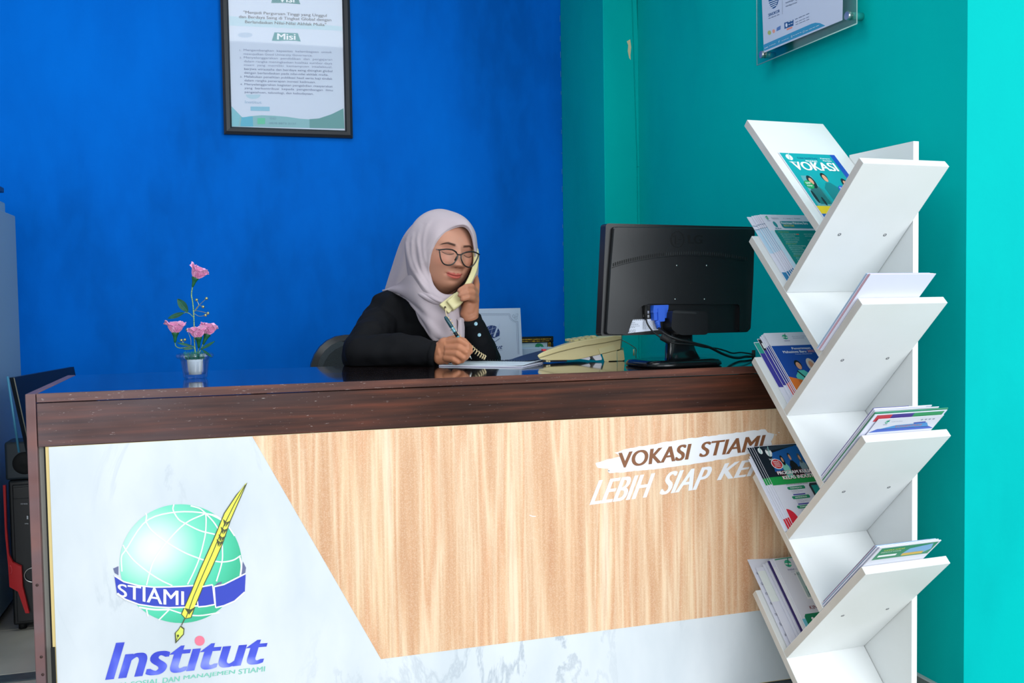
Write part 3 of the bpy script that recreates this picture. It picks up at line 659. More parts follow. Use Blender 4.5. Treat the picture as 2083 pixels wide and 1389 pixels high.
def bev_board(name, pts):
    bm = bmesh.new(); n = len(pts)
    A = [bm.verts.new(tuple(RK(CFr, *p))) for p in pts]; B_ = [bm.verts.new(tuple(RK(CB-.0015, *p))) for p in pts]
    f0 = bm.faces.new(A); f1 = bm.faces.new(B_[::-1]); f0.material_index = 1; f1.material_index = 1
    for i in range(n): bm.faces.new((A[(i+1) % n], A[i], B_[i], B_[(i+1) % n]))
    bmesh.ops.recalc_face_normals(bm, faces=bm.faces)
    bmesh.ops.bevel(bm, geom=list(bm.edges), offset=.0009, segments=2, affect='EDGES', profile=.6)
    me = bpy.data.meshes.new(name); rlc = Vector(tuple(root_loc(rack)))
    for v in bm.verts: v.co -= rlc
    bm.to_mesh(me); bm.free(); me.materials.append(M['white']); me.materials.append(M['whiteedge'])
    o = bpy.data.objects.new(name, me); COL.objects.link(o); o.parent = rack; return o
rack_prism(b, pts, CB, CB+.017, M['white'], M['white']); b.build('back_panel', rack)
def X(Vv, Uu): return ((Uu-Vv)/2, (Uu+Vv)/2)
for i, Vv in enumerate(VV):     # boards that rise to the left
    st_ = VT[i]; top_u = (st_, Vv+st_); top_l = (st_+TS/2, Vv+st_-TS/2)
    if i < 4:
        e = .0012
        p = [top_u, X(Vv, UU[i]+e), X(Vv-TS, UU[i]+e), top_l]
    else:
        zb2 = zf+.001; p = [top_u, (zb2-Vv, zb2), (zb2-Vv+TS, zb2), top_l]
    bev_board('shelf_board', p)
for i, Uu in enumerate(UU):     # boards that rise to the right
    st_ = UT[i]; p = [(st_, Uu-st_), (st_-TS/2, Uu-st_-TS/2), X(VV[i+1]+.0012, Uu-TS), X(VV[i+1]+.0012, Uu)]
    bd = bev_board('shelf_board', p)
    for (cc_, f_) in ((CFr+.055, 1), (CB-.06, 1)):
        s0, z0 = X(VV[i]-TS*.55, Uu-TS-.0006)
        n_ = -(E2+V3(0, 0, 1))/math.sqrt(2); t_ = (E2-V3(0, 0, 1))/math.sqrt(2)
        q = MB(); q.lathe([(.0042, -.001), (.0042, .0002), (.0026, .0004), (.0018, -.0004), (0, -.0004)], RK(cc_, s0, z0), M['screw'], 14, axis=(E1, t_, n_)); q.build('screw_head', bd)

# ---- printed matter in the rack
def sheet_fn(slot, side, off, c0, c1, Ltop, bend=0.0, twist=0.0):
    """fn(u, v, o): u front->back, v bottom->top; sheet leaning on a rack board"""
    if side == 'L': Vv = VV[slot]+off*1.414; Uu = UU[0 if slot == 0 else slot-1]; s0 = (Uu-Vv)/2; d = (1, 1); n = (-1, 1)
    else: Uu = UU[slot]+off*1.414; Vv = VV[slot]; s0 = (Uu-Vv)/2; d = (-1, 1); n = (1, 1)
    z0 = (Vv+s0) if side == 'L' else (Uu-s0)
    k = .003
    def fn(u, v, o=0.0):
        t = (k+(Ltop-k)*v)/1.414; oo = (o/KS+bend*(v*v*.5-.0)+twist*u*v)/1.414
        return RK(c0+(c1-c0)*u, s0+d[0]*t+n[0]*oo, z0+d[1]*t+n[1]*oo)
    return fn
def corner(slot, side, off, px, py):
    """where the sight line of a sheet's corner meets the plane the sheet leans in: depth and length up the board"""
    d = ray(px, py); a, b_, c_ = d@E1, d@E2, d[2]; o1, o2, o3 = CO@E1, CO@E2, CO[2]
    if side == 'L': Vv = VV[slot]+off*1.414; t = (Vv-(o3-o2))/(c_-b_); Uu = UU[0 if slot == 0 else slot-1]; s0 = (Uu-Vv)/2; return o1+a*t, abs(o2+b_*t-s0)*1.414
    Uu = UU[slot]+off*1.414; t = (Uu-(o3+o2))/(c_+b_); s0 = (Uu-VV[slot])/2; return o1+a*t, abs(o2+b_*t-s0)*1.414
def SF(slot, side, off, tl, tr=None, bend=0.0):
    c0, L_ = corner(slot, side, off, *tl); c0 = max(c0, CFr-.06)
    c1 = CB-.004 if tr is None else min(corner(slot, side, off, *tr)[0], CB+.06)
    return sheet_fn(slot, side, off, c0, c1, L_, bend)
def make_sheet(name, label, fn, th, mback, prints, group, cat='brochure', edge=None):
    mb = MB(); n = 9
    G = np.array([[fn(u, v, th/2) for u in (0, .25, .5, .75, 1)] for v in np.linspace(0, 1, n)])
    mb.slabgrid(G, th, mback, None, False)
    if prints:
        prints(mb, lambda o: (lambda u, v: fn(u, v, th+o)))
    return mb.build(name, label=label, cat=cat, group=group)
def rect(mb, u0, v0, u1, v1, fn, m, k=5):
    vs = np.linspace(v0, v1, k); A = [fn(u0, v) for v in vs]; B_ = [fn(u1, v) for v in vs]
    mb.add(A+B_, [(i, k+i, k+i+1, i+1) for i in range(k-1)], m)
def person_print(mb, fn, fn2, fn3, cx, cy, h, coat, scarf, hijab=True, dark=False):
    """small printed half-length figure"""
    w_ = h*.30; sk = ink('#d9a080')
    mb.poly([fn(*p) for p in ((cx-w_, cy-h*.72), (cx-w_*1.05, cy-h*.18), (cx-w_*.35, cy+h*.02), (cx+w_*.35, cy+h*.02), (cx+w_*1.05, cy-h*.18), (cx+w_, cy-h*.72))], ink(coat))
    if dark: mb.poly([fn2(*p) for p in ((cx-w_*.3, cy-h*.6), (cx-w_*.1, cy), (cx+w_*.1, cy), (cx+w_*.3, cy-h*.6))], ink('#20262c'))
    if hijab: mb.poly([fn2(*p) for p in ell(cx, cy+h*.14, h*.17, h*.26, 18)], ink(scarf))
    else: mb.poly([fn2(*p) for p in ell(cx, cy+h*.22, h*.125, h*.15, 18)], ink('#17191c'))
    mb.poly([fn3(*p) for p in ell(cx, cy+h*.17, h*.09, h*.13, 16)], sk)
def T(mb, body, fn, u0, v0, u1, v1, m, b=.02, sh=0): put_text(mb, body, sub(fn, u0, v0, u1, v1), m, b, sh)
WI = ink('#f4f7fa', .4)
def emblem(mb, fn, fn2, u, v, r, word=True, dark=False):
    mb.poly([fn(*p) for p in ell(u, v, r, r*.8, 16)], ink('#3fae8e' if not dark else '#e8f2f2')); strip(mb, [(u-r*.9, v), (u+r*.9, v-r*.2)], r*.25, fn2, WI); strip(mb, [(u-r*.3, v-r*.7), (u+r*.6, v+r*1.1)], r*.25, fn2, ink('#2f7f66' if not dark else '#8fc6c4'))
    if word: T(mb, 'Institut', fn, u-r*.95, v-r*1.45, u+r*1.05, v-r*1.08, ink('#3b3f8a') if not dark else WI, .03)

def pr_vokasi(mb, F):
    f, g, h, k = F(.0002), F(.0004), F(.0006), F(.0008)
    rect(mb, .01, .01, .9, .995, f, ink('#1aa0a6', .3)); rect(mb, .9, .01, .99, .995, f, ink('#2450b4', .3))
    rect(mb, .01, .01, .9, .13, g, ink('#2f63b8', .3)); rect(mb, .01, .13, .9, .235, g, ink('#f2d21c', .3)); T(mb, 'LEBIH SIAP', h, .36, .15, .85, .215, ink('#1c2c5c'))
    mb.poly([g(*p) for p in ((.04, .235), (.3, .235), (.28, .66), (.1, .66))], ink('#5fa6ae'))
    emblem(mb, g, h, .13, .93, .055, True, True); T(mb, 'Kuliah Sambil Kerja', g, .27, .905, .62, .94, ink('#155a86'), .02); T(mb, 'PROGRAM', g, .38, .87, .58, .895, WI, .03); T(mb, 'Kampus', g, .68, .915, .85, .94, WI, .02); T(mb, 'Merdeka', g, .7, .885, .85, .908, WI, .02)
    T(mb, 'VOKASI', k, .09, .74, .86, .865, WI, .045)
    person_print(mb, g, h, k, .22, .52, .36, '#1f8f90', '#14262e', True); person_print(mb, g, h, k, .5, .56, .4, '#157f84', '#14262e', False); person_print(mb, g, h, k, .8, .5, .34, '#26858b', '#14262e', True)
    for (cx, cy, c) in ((.14, .53, '#22a060'), (.68, .47, '#2f66c0')):
        mb.poly([k(*p) for p in ell(cx, cy, .075, .06, 16)], ink(c)); T(mb, 'SIAP', F(.001), cx-.045, cy+.01, cx+.045, cy+.035, WI, .03); T(mb, 'KERJA', F(.001), cx-.045, cy-.03, cx+.045, cy-.006, WI, .03)
    mb.poly([h(*p) for p in ell(.1, .36, .025, .09, 12)], ink('#16242c')); mb.poly([h(*p) for p in ell(.2, .3, .02, .06, 12)], ink('#16242c'))
    T(mb, 'VOKASI', k, .45, .245, .8, .3, WI, .03)
make_sheet('brochure', 'teal brochure titled VOKASI in the topmost left slot of the rack', SF(0, 'L', .001, (1583, 311), (1703, 324)), .0016, M['paper'], pr_vokasi, 'brochures in the rack')

def pr_leaflet(front):
    def f_(mb, F):
        f, g, h = F(.0002), F(.0004), F(.0006)
        if not front:
            strip(mb, [(.0, .86), (.04, .855), (.1, .86), (.2, .85)], .008, f, ink('#46708f')); rect(mb, .005, .45, .3, .80, f, ink('#b4d4e8')); strip(mb, [(.0, .80), (.05, .805), (.2, .80)], .006, g, ink('#46708f')); rect(mb, .005, .05, .3, .18, f, ink('#2f7fae')); return
        rect(mb, .0, .0, .06, .74, f, ink('#bfdcec')); rect(mb, .0, .02, .05, .14, g, ink('#2f80b0'))
        F0 = F; F = lambda o: (lambda u, v: F0(o)(u*.68, v)); f, g, h = F(.0002), F(.0004), F(.0006)
        emblem(mb, f, g, .12, .945, .035); T(mb, 'Penerimaan', g, .22, .94, .38, .955, ink('#8b93a3'), 0); T(mb, 'mahasiswa', g, .22, .925, .38, .938, ink('#8b93a3'), 0)
        T(mb, 'F I SMB S', g, .5, .93, .72, .945, ink('#8b93a3'), 0); T(mb, 'Kampus', g, .76, .93, .9, .95, ink('#3f8f9b'), .02)
        mb.poly([f(*p) for p in ell(.22, .84, .04, .05, 14)], ink('#2e8f94')); T(mb, 'BUKA', h, .16, .765, .3, .785, ink('#1e6f8c'), .03)
        mb.poly([f(*p) for p in ((.36, .88), (.38, .895), (1.45, .895), (1.45, .78), (.38, .78), (.35, .8))], ink('#1b8792')); T(mb, 'Penerimaan Mahasiswa Baru', g, .38, .845, 1.0, .885, WI, .03); T(mb, 'INSTITUT STIAMI', g, .4, .805, .64, .835, ink('#d7d44a'), .02)
        mb.poly([f(*p) for p in ((.1, .72), (.12, .75), (1.45, .75), (1.45, .0), (.1, .0))], ink('#14857e'))
        random.seed(11)
        for i in range(24):
            v = .71-i*.031; u = .18+(.02 if i % 6 else 0)
            T(mb, ['Program Sarjana', 'Ilmu Administrasi Bisnis', 'Ilmu Komunikasi', 'Manajemen Logistik', 'Hospitality dan Pariwisata', 'Administrasi Publik'][i % 6], g, u, v, u+[.24, .4, .3, .38, .34, .28][i % 6], v+.014, ink('#d9d850') if i % 6 == 0 else ink('#cfe9e4'), 0)
            if i % 3: T(mb, 'Jakarta dan Bekasi', g, .74, v, .96, v+.013, ink('#cfe9e4'), 0)
        rect(mb, .56, .675, .62, .69, h, ink('#d75f4f'))
    return f_
L2 = [(.002, .2185, 0), (.006, .2195, 0), (.010, .2205, 0), (.014, .2215, 0), (.019, .222, 0), (.024, .2225, 1)]
names = ['rearmost', 'second', 'third', 'fourth', 'fifth', 'front']
TL2 = [(1519, 442), (1528, 440), (1533, 439), (1537, 438.5), (1541, 438), (1545, 437)]
for i, (off, Lt, fr_) in enumerate(L2):
    lab = 'white leaflet with a teal course list, foremost in the second left slot' if fr_ else ['blue-edged leaflet resting directly on the board of the second left slot', 'second blue-edged leaflet from the board in the second left slot', 'third blue-edged leaflet from the board in the second left slot', 'fourth blue-edged leaflet from the board in the second left slot', 'leaflet just behind the teal course list in the second left slot'][i]
    make_sheet('leaflet', lab, SF(1, 'L', off, TL2[i]), .0012, M['paper'], pr_leaflet(fr_), 'leaflets in the second left slot', 'leaflet')

def pr_admission(front):
    def f_(mb, F):
        f, g, h, k = F(.0002), F(.0004), F(.0006), F(.0008)
        if not front:
            rect(mb, 0, .3, .3, .83, f, ink('#2a2f8f')); rect(mb, 0, .0, .3, .3, f, ink('#d9706a')); return
        rect(mb, .0, .0, 1, .80, f, ink('#1d4ba3')); mb.poly([g(*p) for p in ((.0, .0), (1, .0), (.72, .13), (.0, .345))], ink('#e37a2e'))
        emblem(mb, f, g, .3, .93, .045); T(mb, 'Kampus Pilihan', g, .42, .925, .66, .94, ink('#8089a8'), 0); T(mb, 'Institut', g, .42, .9, .6, .915, ink('#8089a8'), 0)
        T(mb, 'Penerimaan', g, .30, .735, .60, .768, WI, .03); T(mb, 'Mahasiswa Baru', g, .13, .685, .50, .720, WI, .03); T(mb, '2023', g, .52, .685, .66, .720, ink('#e79a7a'), .03); T(mb, 'Tahun Akademik', g, .3, .658, .58, .672, ink('#c9d6ee'), 0)
        person_print(mb, g, h, k, .25, .42, .42, '#55c4b4', '#23303c', False, False); person_print(mb, g, h, k, .46, .43, .42, '#49b9ac', '#d8cfc6', True); person_print(mb, g, h, k, .68, .43, .42, '#3f9d93', '#4c5560', True)
        strip(mb, [(.18, .42), (.32, .22)], .02, k, ink('#1c232a'))
        rect(mb, .36, .0, .62, .12, h, ink('#1d8a4a'))
    return f_
L3 = [(.002, .222, 'teal and violet leaflet lying on the board of the third left slot', '#35a08f'), (.006, .217, 'black patterned booklet second from the board in the third left slot', '#23262e'), (.010, .2235, 'first blue and coral booklet behind the graduate cover, third left slot', '#e6e8f2'), (.015, .226, 'second blue and coral booklet behind the graduate cover, third left slot', '#e6e8f2'), (.020, .228, 'blue and coral booklet touching the back of the graduate cover, third left slot', '#e6e8f2'), (.027, .231, 'blue booklet with three students, foremost in the third left slot', '#e6e8f2')]
TL3 = [(1533, 697), (1540, 690), (1545, 686), (1548, 683), (1551, 681), (1553, 679)]
for i, (off, Lt, lab, c) in enumerate(L3):
    def pp_(mb, F, i=i):
        if i < 2:
            f = F(.0002); rect(mb, 0, .82, .5, .99, f, ink('#2a9c8c' if i == 0 else '#1b1d22')); rect(mb, 0, .3, .5, .82, f, ink('#3d3a96'))
            if i == 1:
                for q in range(5): rect(mb, .02+q*.05, .85+.02*(q % 2), .05+q*.05, .93, F(.0004), ink('#dfe7e5'))
        else: pr_admission(i == 5)(mb, F)
    make_sheet('booklet', lab, SF(2, 'L', off, TL3[i]), .0026 if i > 1 else .0016, M['paper'], pp_, 'booklets in the third left slot', 'booklet')

def pr_industry(mb, F):
    f, g, h, k = F(.0002), F(.0004), F(.0006), F(.0008)
    rect(mb, .0, .58, 1, .995, f, ink('#17222e', .3)); mb.poly([g(*p) for p in ((.12, .66), (.2, .9), (.62, .985), (.8, .97), (.62, .72))], ink('#1f5fa8', .3)); mb.poly([g(*p) for p in ((.1, .98), (.16, .93), (.55, .965), (.6, .99))], ink('#2f3d4c', .3)); rect(mb, .6, .955, .95, .972, h, ink('#c6ccd6'))
    rect(mb, .0, .50, 1, .60, g, ink('#1f9a4c', .3)); F0 = F; F = lambda o: (lambda u, v: F0(o)(u*.60, v)); f, g, h, k = F(.0003), F(.0004), F(.0006), F(.0008); emblem(mb, g, h, .10, .935, .05, False, True); emblem(mb, g, h, .28, .91, .07, True, True)
    person_print(mb, h, k, F(.001), .50, .76, .25, '#7fd0bf', '#14181c', True); person_print(mb, h, k, F(.001), .70, .78, .28, '#16191e', '#14262e', False); person_print(mb, h, k, F(.001), .92, .77, .25, '#7e9aa5', '#4b5964', True)
    mb.poly([F(.001)(*p) for p in ell(.33, .755, .13, .066, 22)], WI); mb.poly([F(.0012)(*p) for p in ell(.33, .755, .115, .058, 22)], ink('#cf2f36'))
    for q, wd in enumerate(('BISA', 'LANGSUNG', 'DITEMPATKAN', 'KERJA')): T(mb, wd, F(.0014), .33-.07, .778-q*.022, .33+.07, .793-q*.022, WI, .02)
    T(mb, 'PROGRAM KULIAH', F(.0012), .225, .618, 1.12, .665, ink('#b8303a'), .09); T(mb, 'PROGRAM KULIAH', F(.0014), .23, .62, 1.11, .66, WI, .04)
    T(mb, 'KELAS INDUSTRI', F(.0012), .295, .555, 1.12, .605, ink('#b8303a'), .09); T(mb, 'KELAS INDUSTRI', F(.0014), .3, .558, 1.11, .60, WI, .04)
    for q in range(4):
        v = .43-q*.115
        mb.poly([g(*p) for p in ((.28, v+.02), (.3, v+.035), (.68, v+.04), (.7, v+.02), (.68, v), (.3, v))], ink('#1d8a62')); T(mb, ['PARIWISATA', 'ADMINISTRASI', 'KOMUNIKASI', 'LOGISTIK'][q], h, .35, v+.01, .62, v+.026, WI, .02)
        for j in range(3): T(mb, ['Hospitality', 'Perpajakan dan Bisnis', 'Jakarta Bekasi'][j], h, .34, v-.016-j*.016, .5+.1*(j % 2), v-.006-j*.016, ink('#7d818c'), 0)
        rect(mb, .34, v-.07, .62, v-.056, g, ink('#3a3f96'))
    T(mb, 'PILIHAN PROGRAM STUDI', h, .3, .485, .8, .497, ink('#44484f'), .01)
    mb.poly([g(*p) for p in ((.82, .1), (.8, .46), (.84, .49), (1, .49), (1, .1))], ink('#2b3138')); rect(mb, .85, .34, 1, .46, h, ink('#1f9a92')); rect(mb, .87, .2, 1, .33, h, ink('#9fb4cf'))
    mb.poly([g(*p) for p in ell(.02, .08, .17, .13, 26, 0, PI/2)+[(0, .0), (.19, .0)]], ink('#d3263a', .3)); rect(mb, .34, .0, 1.5, .03, g, ink('#3552a8'))
def pr_plain(c1, c2=None):
    def f_(mb, F):
        rect(mb, 0, .6, .4, .99, F(.0002), ink(c1, .35))
        if c2: rect(mb, 0, .0, .3, .12, F(.0002), ink(c2, .35))
        rect(mb, 0, .52, .4, .6, F(.0002), ink('#1f9a4c', .35))
    return f_
L4 = [(.0015, .205, 'creased white sheet at the board in the fourth left slot', None, .0), (.004, .211, 'loose white sheet over the creased one in the fourth left slot', None, .001), (.008, .242, 'dark flyer directly over the white sheets, fourth left slot', pr_plain('#17222e', '#d3263a'), .0), (.012, .243, 'dark flyer in the middle of the bundle, fourth left slot', pr_plain('#17222e', '#d3263a'), .004), (.016, .2435, 'dark flyer just behind the industry class cover, fourth left slot', pr_plain('#17222e', '#d3263a'), .007), (.020, .244, 'flyer titled PROGRAM KULIAH KELAS INDUSTRI in the fourth left slot', pr_industry, .012)]
TL4 = [(1522, 934), (1524, 929), (1518.5, 910), (1523, 910), (1528, 909.5), (1532, 909)]
for i, (off, Lt, lab, f_, c) in enumerate(L4): make_sheet('flyer', lab, SF(3, 'L', off, TL4[i]), .0014, M['paper'], f_, 'flyers in the fourth left slot', 'flyer')

def pr_kini(mb, F):
    f, g, h, k = F(.0002), F(.0004), F(.0006), F(.0008)
    strip(mb, [(.02, .985), (.2, .99), (1, .99)], .012, f, ink('#2b8f6a')); emblem(mb, f, g, .22, .92, .06)
    for q in range(3): T(mb, 'Jalan Pangkalan', g, .2, .83-q*.014, .36, .838-q*.014, ink('#9aa0b0'), 0)
    T(mb, '0 % 24', g, .24, .765, .38, .785, ink('#4a4f5c'), .02)
    mb.poly([f(*p) for p in ((.26, .46), (.26, .80), (.28, .83), (.8, .83), (.8, .46))], ink('#e9ecef')); mb.poly([g(*p) for p in ((.28, .48), (.28, .8), (.78, .8), (.78, .48))], ink('#a9c0c2'))
    person_print(mb, h, k, F(.001), .38, .64, .17, '#2f9a86', '#1f2a2e', False); person_print(mb, h, k, F(.001), .56, .68, .18, '#2f9a86', '#1f2a2e', False); rect(mb, .32, .5, .7, .55, F(.0012), ink('#5c7f86'))
    rect(mb, .42, .43, .75, .475, h, ink('#f0d83a')); T(mb, 'Kuliah Online', k, .44, .44, .72, .465, ink('#6a5a1a'), .01)
    T(mb, 'KINI SEMUA BISA', g, .22, .335, .86, .378, ink('#7c2c34'), .02)
    mb.poly([g(*p) for p in ((.06, .0), (.06, .26), (.09, .29), (1, .29), (1, 0))], ink('#12805a')); T(mb, 'D3 Penyelenggaraan', h, .26, .215, .8, .242, WI, .03); T(mb, 'Program Studi', h, .28, .19, .62, .202, ink('#bfe0d2'), 0); T(mb, 'D3 Periklanan', h, .26, .12, .66, .145, WI, .03)
    mb.poly([h(*p) for p in ell(.18, .228, .022, .018, 12)], WI); mb.poly([h(*p) for p in ell(.18, .133, .022, .018, 12)], WI)
    rect(mb, .0, .0, .06, .24, g, ink('#6fc0d6'))
def pr_side(c, u1=.35, v0=.2, v1=.95):
    def f_(mb, F): rect(mb, 0, v0, u1, v1, F(.0002), ink(c, .4))
    return f_
def pr_text(mb, F):
    g = F(.0003)
    for q in range(7): T(mb, ['jadwal kuliah umum', 'formulir', 'nama alamat', 'daftar peserta', 'materi', 'catatan kaki', 'tanda tangan'][q], g, .03, .12+q*.115, .2, .16+q*.115, ink('#77798a'), .02)
L5 = [(.0015, .232, 'rearmost white sheet standing tall in the bottom left slot', None, .004), (.005, .232, 'curled white sheet with grey print in the bottom left slot', pr_text, -.005), (.014, .215, 'pale folded leaflet next to the curled sheet, bottom left slot', pr_side('#dfe6e4', .3, .55, .95), .012), (.019, .217, 'white leaflet with small emblem, bottom left slot', lambda mb, F: emblem(mb, F(.0002), F(.0004), .1, .9, .05), .016), (.026, .224, 'white leaflet with blue wedge stripe, bottom left slot', lambda mb, F: mb.poly([F(.0002)(*p) for p in ((.05, .82), (.09, .82), (.2, .35))], ink('#2b50b4')), .022), (.031, .226, 'thin dark violet booklet in the bottom left slot', pr_side('#3a2f66', .25, .05, .97), .026), (.036, .228, 'white booklet behind the online course cover, bottom left slot', pr_side('#e4e6ea', .2, .1, .9), .03), (.042, .2285, 'booklet reading KINI with photo and green block, bottom left slot', pr_kini, .034)]
TL5 = [(1529, 1131), (1520, 1138.5), (1537, 1155), (1551, 1148), (1557, 1145), (1561, 1142), (1565, 1139), (1572, 1137.5)]
for i, (off, Lt, lab, f_, c) in enumerate(L5): make_sheet('booklet' if i > 3 else 'leaflet', lab, SF(4, 'L', off, TL5[i]), .0022 if i > 4 else .0012, mat('violet_cover', '#3d3270', .5) if i == 5 else M['paper'], f_, 'papers in the bottom left slot', 'booklet' if i > 3 else 'leaflet')

# right-hand slots: sheets lean on the boards that rise to the right, seen from behind through the gap
def R_(slot, off, tl, tr, th, lab, name, cat, group, m=None, prints=None, bend=0):
    fn = SF(slot, 'R', off, tl, tr, bend)
    mb = MB(); G = np.array([[fn(u, v, th/2) for u in (0, .25, .5, .75, 1)] for v in np.linspace(0, 1, 9)]); mb.slabgrid(G, th, m or M['paper'], None, False)
    if prints: prints(mb, lambda o: (lambda u, v: fn(u, v, -o)), lambda o: (lambda u, v: fn(u, v, th+o)))
    return mb.build(name, label=lab, cat=cat, group=group)
m_pap2 = mat('bluish_paper', '#dfe2f6', .55); m_pink = mat('pink_paper', '#d9a7b6', .55); m_lblue = mat('pale_blue_cover', '#a9c3de', .5); m_viol = mat('violet_card', '#4a3f96', .45); m_gr = mat('green_card', '#3a8f6c', .45)
R_(1, .001, (1771, 558), (1905, 556), .0014, 'whitest sheet nearest the board in the upper right slot', 'leaflet', 'leaflet', 'papers in the upper right slot', m_pap2)
R_(1, .0035, (1768, 557), (1900, 555), .001, 'pink-edged sheet second from the board, upper right slot', 'leaflet', 'leaflet', 'papers in the upper right slot', m_pink)
R_(1, .0055, (1765, 557), (1896, 554.5), .0012, 'white sheet between the pink and the blue one, upper right slot', 'leaflet', 'leaflet', 'papers in the upper right slot', m_pap2)
R_(1, .008, (1762, 556), (1893, 553), .001, 'pale blue sheet furthest from the board, upper right slot', 'leaflet', 'leaflet', 'papers in the upper right slot', m_lblue)
def pr_post(mb, Fb, Ff):
    pass
def pr_under(kind):
    def f_(mb, Fb, Ff):
        f, g, h = Fb(.0002), Fb(.0004), Fb(.0006)
        if kind == 'white':
            mb.poly([f(*p) for p in ((.1, .84), (.9, .83), (.82, .90), (.35, .89))], ink('#3f8fd0')); mb.poly([f(*p) for p in ((0, .80), (1, .80), (.9, .84), (.1, .85))], ink('#3a5fc0')); T(mb, 'KONSENTRASI', g, .36, .855, .76, .885, ink('#c86a5a'), .01); mb.poly([g(*p) for p in ((.62, .895), (.8, .9), (.78, .92), (.6, .915))], ink('#3d4fb0'))
            emblem(mb, f, g, .17, .95, .03); T(mb, 'Institut Ilmu Sosial', g, .24, .945, .4, .955, ink('#8f9ab0'), 0)
            for q in range(4): mb.poly([g(*p) for p in ell(.7+q*.06, .95, .018, .01, 10)], ink('#8c96a8'))
        if kind == 'green': rect(mb, .05, .8, .97, .985, f, ink('#2c8a62')); T(mb, 'KAMPUS VOKASI', g, .12, .935, .45, .955, ink('#d8e45a'), .03); T(mb, 'INSTITUT STIAMI', g, .1, .905, .42, .922, ink('#e6efe0'), .02); rect(mb, .1, .84, .4, .87, g, WI); mb.poly([g(*p) for p in ((.48, .84), (.55, .93), (.9, .97), (.95, .88), (.85, .83))], ink('#7fb0e0')); rect(mb, .5, .82, .85, .86, h, ink('#d8b24a'))
        if kind == 'stripe': rect(mb, .04, .9, .25, .99, f, ink('#c83a4a')); rect(mb, .25, .9, .55, .99, f, ink('#4a3590')); rect(mb, .55, .9, .97, .99, f, ink('#3a9a62'))
    return f_
gR3 = 'papers in the middle right slot'
R3 = [(.001, .222, .022, .0, .001, 'white postcard with a blue band nearest the board, middle right slot', M['paper'], 'white'), (.004, .234, .018, -.008, .0012, 'card with red violet and green stripe, middle right slot', m_pap2, 'stripe'), (.0065, .238, .014, .002, .002, 'glossy green and white booklet, middle right slot', m_gr, None), (.0105, .236, .012, -.02, .0014, 'grey-white leaflet, middle of the bundle, middle right slot', M['paper'], None), (.014, .242, .009, -.03, .0014, 'curled pale leaflet sticking up highest, middle right slot', m_pap2, None), (.0175, .238, .007, -.045, .0016, 'white leaflet beside the violet cover, middle right slot', M['paper'], None), (.021, .239, .004, -.06, .0016, 'violet-covered leaflet furthest from the board, middle right slot', m_viol, None)]
TR3 = [((1787, 853), (1928, 835)), ((1780, 843.6), (1933, 827)), ((1781, 840), (1931, 828)), ((1780, 836), (1915, 822)), ((1779, 833), (1897, 811)), ((1778, 832), (1903, 816)), ((1777, 831), (1852, 823))]
for i, (off, L_, a_, b_, th, lab, m_, kd) in enumerate(R3): R_(2, off, TR3[i][0], TR3[i][1], th, lab, 'leaflet' if th < .002 else 'booklet', 'leaflet' if th < .002 else 'booklet', gR3, m_, pr_under(kd) if kd else None)
gR4 = 'brochures in the lower right slot'
R4 = [(.001, .231, .026, .002, 'green campus brochure under a clear sleeve nearest the board, lower right slot', M['paper'], 'green'), (.005, .233, .022, .0018, 'white brochure behind the green campus one, lower right slot', m_pap2, None), (.009, .236, .018, .0016, 'pale blue brochure in the lower right slot bundle', m_lblue, None), (.012, .237, .014, .0014, 'brochure with a pink edge in the lower right slot', m_pink, None), (.016, .239, .010, .002, 'grey-blue brochure furthest from the board, lower right slot', mat('greyblue_cover', '#6f7fa0', .5), None)]
TR4 = [((1790, 1114.5), (1916, 1098)), ((1785, 1112.5), (1913, 1094)), ((1782, 1111), (1909, 1091)), ((1780.5, 1111), (1902, 1087)), ((1779, 1111), (1897, 1090))]
for i, (off, L_, a_, th, lab, m_, kd) in enumerate(R4): R_(3, off, TR4[i][0], TR4[i][1], th, lab, 'brochure', 'brochure', gR4, m_, pr_under(kd) if kd else None)

# ================================================================== MONITOR (seen from behind)
mTL, mTR, mBL = at(1232, 455, 2.42), at(1534, 462, 2.60), at(1222, 677, 2.42)
mu = (mTR-mTL)/np.linalg.norm(mTR-mTL); mv = (mTL-mBL); mv = mv-mu*(mv@mu); mv /= np.linalg.norm(mv); mn = np.cross(mu, mv)
if mn@(CO-mTL) < 0: mn = -mn
def mp_(px, py, o=0.0):
    d = ray(px, py); t = ((mTL+mn*o-CO)@mn)/(d@mn); return CO+d*t
def m2(X, Y, o=0.0): return mp_(1140+X/3.857, 420+Y/3.857, o)
mon = empty('computer_monitor', (1.105, 2.285, ZT), 'black computer monitor seen from behind at the right end of the counter', 'monitor')
def rr_poly(q, r, n=5):
    """rounded corners on a polygon of 2D points"""
    out = []; k = len(q)
    for i in range(k):
        p = np.array(q[i], float); a = np.array(q[i-1], float)-p; b = np.array(q[(i+1) % k], float)-p
        ra = min(r, np.linalg.norm(a)*.45, np.linalg.norm(b)*.45); A = p+a/np.linalg.norm(a)*ra; B_ = p+b/np.linalg.norm(b)*ra
        for t in np.linspace(0, 1, n): out.append(tuple((1-t)**2*A+2*t*(1-t)*p+t*t*B_))
    return out
outl = rr_poly([(357, 132), (1522, 160), (1480, 968), (330, 1016), (316, 1004)], 22)
def mprism(mb, poly, o0, o1, m, sm=False):
    A = [m2(*p, o0) for p in poly]; B0 = [m2(*p, o0) for p in poly]; B1 = [x+mn*(o1-o0) for x in B0]; n = len(poly)
    mb.add(B1, [list(range(n))], m); mb.add(B0, [list(range(n))[::-1]], m); mb.add(B0+B1, [(i, (i+1) % n, n+(i+1) % n, n+i) for i in range(n)], m, sm)
b = MB(); q = rr_poly([(357, 132), (1522, 160), (1480, 985), (318, 1016)], 26)
